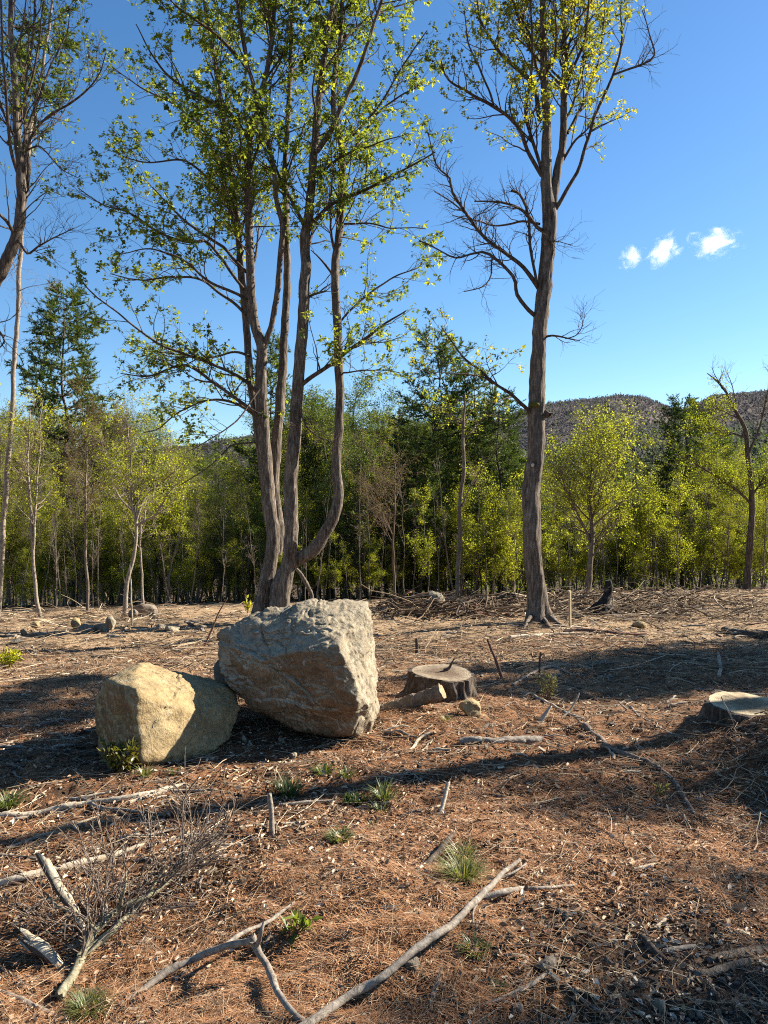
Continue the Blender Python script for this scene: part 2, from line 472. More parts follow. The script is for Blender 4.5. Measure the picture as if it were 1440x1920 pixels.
# ground: pine litter, dark humus, dry pale litter and a gravelly patch
def ground_mat():
    m, nt, out = new_mat('forest_floor')
    v = coords(nt)
    n1 = noise(nt, v, 0.55, 5, 0.6, 0.3)
    n2 = noise(nt, v, 3.2, 6, 0.65, 0.5)
    n3 = noise(nt, v, 38, 6, 0.7, 1.2)
    n4 = noise(nt, v, 170, 3, 0.7, 0.6)
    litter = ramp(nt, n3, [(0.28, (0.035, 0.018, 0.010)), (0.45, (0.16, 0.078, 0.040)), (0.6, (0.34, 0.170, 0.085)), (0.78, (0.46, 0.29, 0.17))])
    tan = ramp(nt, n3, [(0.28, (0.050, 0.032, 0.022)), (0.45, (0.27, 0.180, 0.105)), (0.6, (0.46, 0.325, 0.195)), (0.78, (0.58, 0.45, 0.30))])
    humus = ramp(nt, n3, [(0.3, (0.018, 0.012, 0.008)), (0.55, (0.065, 0.042, 0.028)), (0.8, (0.17, 0.115, 0.075))])
    gravel = ramp(nt, n4, [(0.3, (0.032, 0.024, 0.019)), (0.5, (0.095, 0.075, 0.060)), (0.75, (0.22, 0.185, 0.15))])
    sep = nt.nodes.new('ShaderNodeSeparateXYZ'); nt.links.new(v, sep.inputs[0])
    X, Y = sep.outputs[0], sep.outputs[1]
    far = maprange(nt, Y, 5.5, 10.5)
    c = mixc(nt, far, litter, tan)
    c = mixc(nt, maprange(nt, n2, 0.50, 0.64, 0, 0.9), c, humus)
    # the clearing ends at the wood: leaf mould under the trees
    c = mixc(nt, maprange(nt, Y, 27, 31), c, humus)
    # bare stony dirt at the near right
    gx = maprange(nt, math_(nt, 'ADD', X, math_(nt, 'MULTIPLY', n1, 0.9)), 0.95, 1.6)
    gy = maprange(nt, math_(nt, 'ADD', Y, math_(nt, 'MULTIPLY', n1, 0.9)), 3.75, 3.15)
    c = mixc(nt, math_(nt, 'MULTIPLY', gx, gy), c, gravel)
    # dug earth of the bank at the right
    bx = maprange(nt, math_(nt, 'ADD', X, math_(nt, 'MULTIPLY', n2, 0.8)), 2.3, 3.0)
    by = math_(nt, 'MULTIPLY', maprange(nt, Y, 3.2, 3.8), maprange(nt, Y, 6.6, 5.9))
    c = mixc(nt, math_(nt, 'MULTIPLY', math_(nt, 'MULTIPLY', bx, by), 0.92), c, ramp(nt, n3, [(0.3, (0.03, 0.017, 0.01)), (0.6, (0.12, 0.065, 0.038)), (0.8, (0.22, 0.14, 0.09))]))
    # big soft variation
    c = mixc(nt, 0.5, c, ramp(nt, n1, [(0.3, (0.62, 0.56, 0.52)), (0.62, (1.25, 1.18, 1.1))]), 'MULTIPLY')
    h = math_(nt, 'ADD', n3, math_(nt, 'MULTIPLY', n4, 0.5))
    surf(nt, out, c, 0.95, bump(nt, h, 1.0, 0.03), 0.1)
    return m
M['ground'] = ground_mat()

def rock_mat(name, pale, mid, rust, dark, zone=0.5, lichen=0.5):
    m, nt, out = new_mat(name)
    v = coords(nt)
    n1 = noise(nt, v, 1.6, 5, 0.6, 0.6)
    n2 = noise(nt, v, 9, 6, 0.65, 0.3)
    n3 = noise(nt, v, 60, 5, 0.7)
    n5 = noise(nt, v, 3.5, 4, 0.6, 0.8)
    c = ramp(nt, math_(nt, 'ADD', math_(nt, 'MULTIPLY', n2, 0.4), math_(nt, 'MULTIPLY', n5, 0.6)), [(0.3, tuple(x * 0.62 for x in mid)), (0.5, mid), (0.75, pale)])
    # iron-stained broken faces, greyer weathered upper faces
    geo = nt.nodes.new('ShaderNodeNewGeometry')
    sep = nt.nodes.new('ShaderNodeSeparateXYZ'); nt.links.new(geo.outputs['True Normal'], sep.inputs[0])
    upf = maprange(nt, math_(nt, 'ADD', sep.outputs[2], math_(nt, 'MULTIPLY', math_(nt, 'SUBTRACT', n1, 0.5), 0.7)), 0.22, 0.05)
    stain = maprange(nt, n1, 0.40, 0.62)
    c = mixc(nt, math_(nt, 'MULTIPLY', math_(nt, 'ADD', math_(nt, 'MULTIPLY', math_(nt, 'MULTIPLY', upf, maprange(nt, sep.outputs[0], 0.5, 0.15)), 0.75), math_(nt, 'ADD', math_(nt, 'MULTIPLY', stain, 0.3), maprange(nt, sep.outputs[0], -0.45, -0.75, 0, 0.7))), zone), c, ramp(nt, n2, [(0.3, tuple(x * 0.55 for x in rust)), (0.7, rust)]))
    # pale lichen and dirt specks
    sp = noise(nt, v, 11, 4, 0.75)
    c = mixc(nt, maprange(nt, sp, 0.62, 0.70, 0, lichen), c, (0.52, 0.52, 0.48))
    c = mixc(nt, maprange(nt, n3, 0.38, 0.28, 0, 0.6), c, dark)
    w = nt.nodes.new('ShaderNodeTexWave'); w.wave_type = 'BANDS'; w.bands_direction = 'Z'
    w.inputs['Scale'].default_value = 5.5; w.inputs['Distortion'].default_value = 9; w.inputs['Detail'].default_value = 4; w.inputs['Detail Scale'].default_value = 1.5
    nt.links.new(v, w.inputs['Vector'])
    c = mixc(nt, maprange(nt, w.outputs['Fac'], 0.08, 0.0, 0, 0.3), c, dark)
    n7 = noise(nt, v, 22, 5, 0.7, 0.4)
    c = mixc(nt, 0.55, c, ramp(nt, n7, [(0.32, (0.45, 0.42, 0.38)), (0.5, (0.95, 0.94, 0.92)), (0.68, (1.25, 1.24, 1.2))]), 'MULTIPLY')
    h = math_(nt, 'ADD', math_(nt, 'MULTIPLY', n2, 0.8), math_(nt, 'ADD', math_(nt, 'MULTIPLY', n3, 0.35), math_(nt, 'MULTIPLY', n7, 0.6)))
    surf(nt, out, c, 0.9, bump(nt, h, 0.9, 0.025), 0.25)
    return m
M['rock'] = rock_mat('sandstone', (0.40, 0.355, 0.265), (0.27, 0.228, 0.160), (0.21, 0.125, 0.065), (0.09, 0.07, 0.05), 0.95, 0.4)
M['rock_gold'] = rock_mat('golden_sandstone', (0.42, 0.335, 0.190), (0.31, 0.225, 0.112), (0.21, 0.115, 0.05), (0.10, 0.075, 0.05), 0.7, 0.25)
M['rock_grey'] = rock_mat('grey_fieldstone', (0.28, 0.238, 0.188), (0.175, 0.142, 0.108), (0.24, 0.16, 0.10), (0.08, 0.07, 0.06), 0.35, 0.6)

def wood_mat(name, a, b, c_, scale=(70, 70, 6), rings=False):
    m, nt, out = new_mat(name)
    if rings:
        v = coords(nt)
        w = nt.nodes.new('ShaderNodeTexWave'); w.wave_type = 'RINGS'; w.rings_direction = 'Z'
        w.inputs['Scale'].default_value = 22; w.inputs['Distortion'].default_value = 4.5; w.inputs['Detail'].default_value = 3
        nt.links.new(v, w.inputs['Vector'])
        n = noise(nt, v, 20, 5, 0.7)
        f = math_(nt, 'ADD', math_(nt, 'MULTIPLY', w.outputs['Fac'], 0.13), math_(nt, 'MULTIPLY', n, 0.87))
    else:
        f = noise(nt, coords(nt, scale), 1.0, 5, 0.65, 0.5)
    c = ramp(nt, f, [(0.25, a), (0.5, b), (0.75, c_)])
    if rings:      # heartwood to sapwood
        c = mixc(nt, 1.0, c, ramp(nt, attr(nt), [(0.0, (0.42, 0.33, 0.27)), (0.45, (0.62, 0.54, 0.47)), (0.72, (0.85, 0.8, 0.74)), (0.9, (1.15, 1.12, 1.05)), (1.0, (1.2, 1.15, 1.05))]), 'MULTIPLY')
    if rings:      # drying cracks that run out from the heart
        g = nt.nodes.new('ShaderNodeTexGradient'); g.gradient_type = 'RADIAL'
        nt.links.new(v, g.inputs[0])
        cb = nt.nodes.new('ShaderNodeCombineXYZ'); nt.links.new(math_(nt, 'MULTIPLY', g.outputs['Fac'], 55.0), cb.inputs[0]); nt.links.new(math_(nt, 'MULTIPLY', n, 0.6), cb.inputs[1])
        cr = noise(nt, cb.outputs[0], 1.0, 2, 0.5)
        c = mixc(nt, maprange(nt, cr, 0.36, 0.28, 0, 0.75), c, (0.045, 0.032, 0.022))
        d2 = noise(nt, v, 5, 4, 0.7)
        c = mixc(nt, maprange(nt, d2, 0.55, 0.68, 0, 0.7), c, (0.13, 0.085, 0.05))
    surf(nt, out, c, 0.85, bump(nt, f, 0.6, 0.01), 0.2)
    return m
M['cut_wood'] = wood_mat('sawn_wood', (0.20, 0.145, 0.085), (0.40, 0.32, 0.20), (0.56, 0.48, 0.34), rings=True)
M['cut_grey'] = wood_mat('weathered_sawn_wood', (0.08, 0.063, 0.048), (0.20, 0.16, 0.115), (0.36, 0.295, 0.21), rings=True)
M['split_wood'] = wood_mat('split_wood', (0.16, 0.125, 0.085), (0.36, 0.30, 0.215), (0.52, 0.46, 0.36), (40, 40, 40))
M['stake'] = wood_mat('stake_wood', (0.26, 0.195, 0.115), (0.38, 0.30, 0.185), (0.48, 0.39, 0.26), (60, 60, 4))
def stick_mat(name, dark, mid, light):
    m, nt, out = new_mat(name)
    v = coords(nt)
    n = noise(nt, v, 45, 5, 0.7, 0.4); n2 = noise(nt, v, 6, 4, 0.6)
    c = ramp(nt, n, [(0.28, dark), (0.5, mid), (0.74, light)])
    c = mixc(nt, maprange(nt, n2, 0.42, 0.62, 0, 0.6), c, mixc(nt, 0.5, mid, dark))
    n6 = noise(nt, v, 11, 4, 0.75, 0.6)
    c = mixc(nt, maprange(nt, n6, 0.60, 0.64, 0, 0.8), c, mixc(nt, 0.35, light, (0.45, 0.37, 0.27)))
    c = mixc(nt, maprange(nt, n6, 0.36, 0.30, 0, 0.8), c, dark)
    surf(nt, out, c, 0.9, bump(nt, n, 0.8, 0.006), 0.2)
    return m
M['stick_grey'] = stick_mat('grey_stick_bark', (0.07, 0.055, 0.045), (0.21, 0.175, 0.14), (0.38, 0.335, 0.275))
M['stick_pale'] = stick_mat('bare_pale_wood', (0.17, 0.13, 0.09), (0.38, 0.31, 0.225), (0.56, 0.48, 0.37))
M['stick_dark'] = stick_mat('dark_stick_bark', (0.022, 0.016, 0.012), (0.075, 0.054, 0.04), (0.17, 0.13, 0.10))
M['stick_red'] = stick_mat('reddish_stick_bark', (0.06, 0.026, 0.018), (0.15, 0.072, 0.05), (0.28, 0.17, 0.12))
M['stick_lichen'] = stick_mat('lichened_branch_bark', (0.06, 0.052, 0.033), (0.195, 0.172, 0.11), (0.36, 0.335, 0.24))
M['char'] = stick_mat('charred_wood', (0.004, 0.004, 0.004), (0.014, 0.013, 0.013), (0.06, 0.056, 0.054))
M['litter'] = tint_mat('dead_needles', [(0, (0.075, 0.032, 0.016)), (0.45, (0.30, 0.135, 0.060)), (0.8, (0.47, 0.255, 0.125)), (1, (0.60, 0.46, 0.31))])
M['dead_leaf'] = tint_mat('dead_leaves', [(0, (0.07, 0.037, 0.022)), (0.4, (0.22, 0.135, 0.08)), (0.75, (0.42, 0.31, 0.21)), (1, (0.60, 0.51, 0.40))])
M['chips'] = tint_mat('twigs_and_chips', [(0, (0.05, 0.032, 0.021)), (0.4, (0.20, 0.138, 0.085)), (0.75, (0.40, 0.30, 0.195)), (1, (0.58, 0.48, 0.34))])
M['gravel'] = tint_mat('gravel_stones', [(0, (0.05, 0.040, 0.032)), (0.5, (0.145, 0.120, 0.098)), (1, (0.32, 0.275, 0.22))], 0.9, 0.5, 60)

M['twig_brown'] = stick_mat('brown_twig_bark', (0.05, 0.036, 0.028), (0.15, 0.112, 0.085), (0.30, 0.24, 0.19))

M['moss'] = tint_mat('moss', [(0, (0.05, 0.055, 0.012)), (1, (0.16, 0.15, 0.03))], 0.95, 0.5, 90)
M['blaze'] = tint_mat('bare_blaze', [(0, (0.5, 0.45, 0.38)), (1, (0.6, 0.55, 0.48))], 0.85, 0.3, 80)
# ------------------------------------------------------------------ ground sheet
def build_ground():
    th = np.concatenate([np.linspace(-PI, -0.62, 30, endpoint=False), np.linspace(-0.62, 0.62, 380, endpoint=False), np.linspace(0.62, PI, 30, endpoint=False)])
    r = np.concatenate([np.geomspace(0.25, 1.9, 18, endpoint=False), np.geomspace(1.9, 12, 300, endpoint=False), np.geomspace(12, 60, 110, endpoint=False), np.geomspace(60, 5500, 50)])
    T, R = np.meshgrid(th, r)
    X = R * np.sin(T); Y = R * np.cos(T)
    V = np.stack([X, Y, H(X, Y)], -1)
    nr, nt_ = T.shape
    i = np.arange(nr * nt_).reshape(nr, nt_)
    A = i[:-1]; B = i[1:]
    F = np.stack([A, np.roll(A, -1, 1), np.roll(B, -1, 1), B], -1).reshape(-1, 4)
    V = np.vstack([V.reshape(-1, 3), [[0, 0, float(H(0., 0.))]]])
    mb = MB(); mb.add(V, F[:, ::-1])
    k = len(V) - 1
    a = i[0]; mb.f3.append(np.stack([np.full(nt_, k), np.roll(a, -1), a], -1)); mb.m3.append(np.zeros(nt_, np.int32))
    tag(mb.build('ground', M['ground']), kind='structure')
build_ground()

# ------------------------------------------------------------------ hills
_ico = {}
def ico(n):
    if n not in _ico:
        bm = bmesh.new(); bmesh.ops.create_icosphere(bm, subdivisions=n, radius=1)
        bm.verts.ensure_lookup_table()
        _ico[n] = (np.array([v.co[:] for v in bm.verts]), np.array([[v.index for v in f.verts] for f in bm.faces]))
        bm.free()
    return _ico[n]

def hill_mat(name, a, b, c_, sc):
    m, nt, out = new_mat(name)
    n = noise(nt, coords(nt), sc, 5, 0.7)
    surf(nt, out, ramp(nt, n, [(0.3, a), (0.5, b), (0.7, c_)]), 1.0, None, 0.0)
    return m
M['hill'] = hill_mat('leaf_litter_slope', (0.10, 0.08, 0.07), (0.17, 0.14, 0.12), (0.22, 0.18, 0.155), 0.03)
m_, nt_, out_ = new_mat('bare_hill_woods')
c_ = ramp(nt_, attr(nt_), [(0, (0.068, 0.086, 0.050)), (0.30, (0.092, 0.108, 0.064)), (0.42, (0.072, 0.070, 0.074)), (0.75, (0.088, 0.084, 0.089)), (1, (0.115, 0.108, 0.112))])
df_ = nt_.nodes.new('ShaderNodeBsdfDiffuse'); tl_ = nt_.nodes.new('ShaderNodeBsdfTranslucent'); mx_ = nt_.nodes.new('ShaderNodeMixShader')
nt_.links.new(c_, df_.inputs[0]); nt_.links.new(c_, tl_.inputs[0]); nt_.links.new(df_.outputs[0], mx_.inputs[1]); nt_.links.new(tl_.outputs[0], mx_.inputs[2]); nt_.links.new(mx_.outputs[0], out_.inputs['Surface'])
M['hill_wood'] = m_

def hill(name, prof, D0, D1, z0, wood_name, n_tree, crown, green):
    px = np.array([p[0] for p in prof], float); py = np.array([p[1] for p in prof], float)
    tanx = (px - 720) / FPX; zc = (960 - py) / FPX * D1 + CAMZ
    def Z(x, y):
        d = np.maximum(y, 1.0)
        crest = np.interp(x / d, tanx, zc)
        t = (y - D0) / (D1 - D0)
        s = np.where(t < 1, sstep(0, 1, t) ** 0.85, 1 - 0.35 * (t - 1))
        o = np.zeros_like(x)
        return z0 + (crest - z0) * s + (0.02 * (D1 - D0)) * fbm(np.stack([x / (0.30 * (D1 - D0)), y / (0.30 * (D1 - D0)), o], -1), 4, 3) * np.clip(1.2 - t, 0, 1)
    tx = np.linspace(tanx[0], tanx[-1], 220); yy = np.linspace(D0, D0 + (D1 - D0) * 1.5, 70)
    TX, YY = np.meshgrid(tx, yy); XX = TX * YY
    V = np.stack([XX, YY, Z(XX, YY)], -1)
    i = np.arange(V.shape[0] * V.shape[1]).reshape(V.shape[:2])
    F = np.stack([i[:-1, :-1], i[:-1, 1:], i[1:, 1:], i[1:, :-1]], -1).reshape(-1, 4)
    mb = MB(); mb.add(V.reshape(-1, 3), F)
    tag(mb.build(name, M['hill']), kind='structure')
    rng = np.random.default_rng(int(D1))
    t = rng.uniform(0.12, 1.06, n_tree); y = D0 + (D1 - D0) * t; x = rng.uniform(max(tanx[0], -0.56), min(tanx[-1], 0.56), n_tree) * y
    z = Z(x, y)
    # each crown is a loose bundle of thin upright sprays, never the same twice
    ns = 8
    sz = crown * rng.uniform(0.6, 1.25, n_tree)
    o = rng.normal(size=(n_tree, ns, 3)) * np.array([0.42, 0.42, 0.5]) * sz[:, None, None]
    c0 = np.stack([x, y, z + sz * 0.9], -1)[:, None, :] + o
    d = unit(o * np.array([1, 1, 0.6]) + np.array([0, 0, 1.0]) * sz[:, None, None] * 0.6 + rng.normal(size=o.shape) * sz[:, None, None] * 0.25)
    w = unit(np.cross(d, rng.normal(size=o.shape)))
    l_ = (sz * 0.55)[:, None, None] * rng.uniform(0.6, 1.3, (n_tree, ns, 1))
    V = np.stack([c0 - d * l_, c0 + d * l_ * 0.4 + w * l_ * 0.6, c0 + d * l_ * 0.7 - w * l_ * 0.6], 2)
    F = np.arange(n_tree * ns * 3).reshape(-1, 3)
    pat = fbm(np.stack([x * 0.006, y * 0.006, 0 * x], -1), 3, 8)
    isg = (rng.uniform(size=n_tree) < np.clip(green + 0.35 * pat + 0.35 * (0.45 - t), 0.02, 0.95))
    tint = np.where(isg, rng.uniform(0, 0.34, n_tree), rng.uniform(0.48, 0.85, n_tree))
    mb = MB(); mb.add(V.reshape(-1, 3), F, np.repeat(tint, ns * 3))
    tag(mb.build(wood_name, M['hill_wood'], smooth=False), kind='stuff')

hill('far_hill', [(-300, 880), (0, 866), (250, 856), (390, 840), (440, 832), (480, 827), (600, 818), (800, 810), (930, 797), (970, 782), (1030, 767), (1100, 759), (1160, 752), (1210, 756), (1240, 767), (1268, 781), (1300, 770), (1340, 751), (1440, 744), (1600, 755), (1900, 805)],
     800, 1800, -36, 'bare_woods_on_hill', 26000, 4.0, 0.16)
hill('low_ridge', [(760, 905), (900, 880), (1000, 858), (1090, 838), (1170, 816), (1240, 812), (1330, 818), (1440, 800), (1600, 790), (1900, 800)],
     420, 900, -34, 'greening_woods_on_ridge', 10000, 3.6, 0.62)

# ------------------------------------------------------------------ three small clouds
def cloud_mat():
    m, nt, out = new_mat('cloud_vapour')
    tc = nt.nodes.new('ShaderNodeTexCoord')
    v = tc.outputs['Object']
    ln = nt.nodes.new('ShaderNodeVectorMath'); ln.operation = 'LENGTH'
    nt.links.new(v, ln.inputs[0])
    oi = nt.nodes.new('ShaderNodeObjectInfo')
    ad = nt.nodes.new('ShaderNodeVectorMath'); ad.operation = 'ADD'
    nt.links.new(v, ad.inputs[0])
    sc = math_(nt, 'MULTIPLY', oi.outputs['Random'], 40.0)
    cb = nt.nodes.new('ShaderNodeCombineXYZ')
    for s in cb.inputs: nt.links.new(sc, s)
    nt.links.new(cb.outputs[0], ad.inputs[1])
    n = noise(nt, ad.outputs[0], 1.9, 5, 0.58, 0.8)
    f = math_(nt, 'SUBTRACT', math_(nt, 'ADD', math_(nt, 'MULTIPLY', n, 2.3), -0.72), math_(nt, 'MULTIPLY', ln.outputs['Value'], 0.75))
    d = math_(nt, 'POWER', maprange(nt, f, -0.10, 0.75, 0.0, 1.0), 2.0)
    pv = nt.nodes.new('ShaderNodeVolumePrincipled')
    pv.inputs['Color'].default_value = (1, 1, 1, 1); pv.inputs['Anisotropy'].default_value = 0.2
    nt.links.new(math_(nt, 'MULTIPLY', d, 0.05), pv.inputs['Density'])
    nt.links.new(pv.outputs[0], out.inputs['Volume'])
    return m
M['cloud'] = cloud_mat()
def cloud(px, py, w, h, rot, seed, label):
    D = 3200.0
    v, f = ico(4)
    v = v * (1 + 0.12 * fbm(v * 1.8, 3, seed))[:, None]
    mb = MB(); mb.add(v, f)
    o = mb.build('cloud', M['cloud'])
    o.location = P(px, py, D); s = D / FPX
    o.scale = (w * s * 0.68, w * s * 0.62, h * s * 0.70)
    o.rotation_euler = (0, rot, 0)
    tag(o, label, 'cloud', 'small clouds above the hills')
cloud(1185, 483, 44, 38, -0.5, 3, 'smallest white cloud, lowest and nearest the big maple')
cloud(1246, 470, 66, 42, -0.85, 8, 'slanting wispy white cloud, middle one of the three')
cloud(1338, 457, 84, 46, 0.1, 14, 'flat-bottomed puffy white cloud, farthest from the trees')

# ------------------------------------------------------------------ trees traced from the photograph
def px_path(pts, Y, dy=(0, 0), w=(10, 4), wig=0.03, spacing=0.1, seed=0):
    """pixel points (x, y) at depth Y plus an offset that runs from dy[0] to dy[1]; widths in pixels"""
    n = len(pts)
    d = np.interp(np.linspace(0, 1, n), np.linspace(0, 1, len(dy)), dy)
    ww = np.interp(np.linspace(0, 1, n), np.linspace(0, 1, len(w)), w)
    P3 = [P(p[0], p[1], Y + d[i]) for i, p in enumerate(pts)]
    rr = [max(0.004, 0.84 * ww[i] / 2 / FPX * (Y + d[i])) for i in range(n)]
    return smooth_path(P3, rr, spacing, wig, seed=seed)

def stem_mesh(q, r, k, base, seed, amp=0.10, flare=None, fx=20, fz=2.6):
    V, F = tubes(q, r, k)
    Vr = V.reshape(len(q), k, 3)
    c = q[:, None, :]
    out = unit(Vr - c)
    n = barkify(V, 1.0, fx, fz, seed).reshape(len(q), k)
    lump = fbm(V * np.array([2.2, 2.2, 1.3]), 3, seed + 5).reshape(len(q), k)
    sc = 1 + amp * n + 0.09 * lump
    if flare:
        h = np.maximum(q[:, 2] - q[0, 2], 0)
        a = np.arange(k) * 2 * PI / k
        lob = 0.55 + 0.45 * np.cos(flare[2] * a + 0.7) + 0.25 * np.cos(3 * a + 2)
        sc = sc + flare[0] * np.exp(-h / flare[1])[:, None] * lob[None]
    V = (c + (Vr - c) * sc[..., None]).reshape(-1, 3)
    mb = MB(); mb.add(V - np.array(base), F)
    ring = V.reshape(len(q), k, 3)[-1] - np.array(base)
    cv, cf = cap_fan(ring); mb.add(cv, cf)
    return mb

def traced_tree(name, label, cat, base, bark, limb_bark, leaf, stems, limbs, Y, up_t=0.4, n2=300, L2=(0.9), n3=1500, L3=0.35, per=9, leaf_size=0.09,
                shape=None, seed=0, group=None, extra=0, k=20, stem_name='stem', flare=None, fol='foliage', bare=0, tint0=0.5, ang2=0.85, up2=0.15, flat2=0.35, droop=0.3, stem_amp=0.15, t_lo=0.3, cluster=1):
    rng = np.random.default_rng(seed + 100)
    root = empty(name, base)
    tag(root, label, cat, group)
    b = np.array(base)
    PL, RL, WL = [], [], []
    for i, s in enumerate(stems):
        q, r = px_path(s['p'], Y, s.get('dy', (0, 0)), s['w'], s.get('wig', 0.03), s.get('sp', 0.07), seed + i)
        stem_mesh(q, r, s.get('k', k), base, seed * 7 + i, stem_amp, s.get('flare')).build(s.get('name', stem_name), bark, root)
        h0 = s.get('t', up_t)
        qq, rr = resample(q, r, 60); k0 = int(h0 * 59)
        q2, r2 = resample(qq[k0:], rr[k0:], 14)
        PL.append(q2); RL.append(r2); WL.append(s.get('lw', 1.0))
    NL = len(PL)
    BP, BR = [], []
    for i, l in enumerate(limbs):
        q, r = px_path(l['p'], Y, l.get('dy', (0, 0)), l['w'], l.get('wig', 0.07), 0.09, seed + 50 + i)
        V, F = tubes(q, r, 8)
        V = V + unit(V - np.repeat(q, 8, 0)) * (barkify(V, 0.12, 20, 20, seed + i) * np.repeat(r, 8))[:, None]
        mb = MB(); mb.add(V - b, F); mb.build('limb', limb_bark, root)
        q2, r2 = resample(q, r, 14)
        if l.get('bare'): BP.append(q2); BR.append(r2)
        else: PL.append(q2); RL.append(r2); WL.append(l.get('lw', 1.6))
    tw = MB()
    if PL and n2:
        Pa, Ra, Wa = np.array(PL), np.array(RL), np.array(WL)
        # limbs that point to and from the viewer and cannot be traced
        if extra:
            E, ER = spawn(rng, Pa[:NL], Ra[:NL], extra, 0.05, 0.95, 2.3, 0.75, 0.25, 0.10, 14, 0.45, 0.1, 0.5, 0.2, 0.0, 0.15, 0.045, np.array(WL[:NL]))
            V, F = tubes(E, ER, 6); tw.add(V - b, F)
            Pa = np.concatenate([Pa, E]); Ra = np.concatenate([Ra, ER]); Wa = np.concatenate([Wa, np.full(extra, 1.5)])
        P2, R2 = spawn(rng, Pa, Ra, n2, 0.12, 1.0, L2, ang2, up2, 0.16, 8, 0.5, flat2, 0.5, 0.25, 0.0, 0.25, 0.016, Wa)
        V, F = tubes(P2, R2, 4); tw.add(V - b, F)
        P3, R3 = spawn(rng, P2, R2, n3, 0.2, 1.0, L3, 0.75, 0.05, 0.22, 4, 0.6, flat2, 0.7, 0.3, 0.03, 0.35, 0.006)
        R3 = np.maximum(R3, 0.0022)
        V, F = tubes(P3, R3, 3); tw.add(V - b, F)
        if per:
            lm = MB()
            sel = P3
            if bare: sel = P3[rng.uniform(size=len(P3)) > bare]
            leaf_on(rng, lm, sel, per, leaf_size, shape or maple_leaf(), 0.45, 0.02 if cluster > 1 else 0.04, droop, 0.55, t_lo, tint0, cluster=cluster)
            lm.v = [x - b for x in lm.v]
            tag(lm.build(fol, leaf, root, smooth=False), kind='stuff')
    if BP:
        Pa, Ra = np.array(BP), np.array(BR)
        P2, R2 = spawn(rng, Pa, Ra, 16 * len(BP), 0.2, 1.0, 0.7, 0.8, 0.15, 0.2, 8, 0.5, 0.1, 0.5, 0.25, 0, 0.25, 0.011)
        V, F = tubes(P2, R2, 4); tw.add(V - b, F)
        P3, R3 = spawn(rng, P2, R2, 60 * len(BP), 0.2, 1.0, 0.32, 0.7, 0.1, 0.22, 5, 0.6, 0.1, 0.7, 0.3, 0, 0.35, 0.005)
        V, F = tubes(P3, np.maximum(R3, 0.0018), 3); tw.add(V - b, F)
    if tw.n: tag(tw.build('twigs', limb_bark, root), kind='stuff')
    return root

def needles(rng, mb, P2, per, needle, tint0, fat=1.0):
    """needle tufts: many thin blades along each shoot"""
    n2, M_, _ = P2.shape
    nn = int(n2 * per)
    idx = rng.integers(0, n2, nn); t = rng.uniform(0.15, 1, nn); f = t * (M_ - 1) * 0.9999; i = f.astype(int); fr = (f - i)[:, None]
    a = P2[idx, i]; b = P2[idx, i + 1]; pos = a + (b - a) * fr
    ax = unit(unit(b - a) * 0.9 + rng.normal(size=(nn, 3)) * 0.6 + np.array([0, 0, 0.15]))
    w = unit(np.cross(ax, rng.normal(size=(nn, 3)))) * (0.019 * fat * rng.uniform(0.7, 1.6, nn))[:, None] * needle / 0.17
    ln = (needle * rng.uniform(0.7, 1.3, nn))[:, None]
    V = np.stack([pos - w, pos + w, pos + ax * ln], 1).reshape(-1, 3)
    ti = np.clip(tint0 + rng.normal(size=n2)[idx] * 0.15 + rng.normal(size=nn) * 0.12, 0, 1)
    mb.add(V, np.arange(nn * 3).reshape(-1, 3), np.repeat(ti, 3))

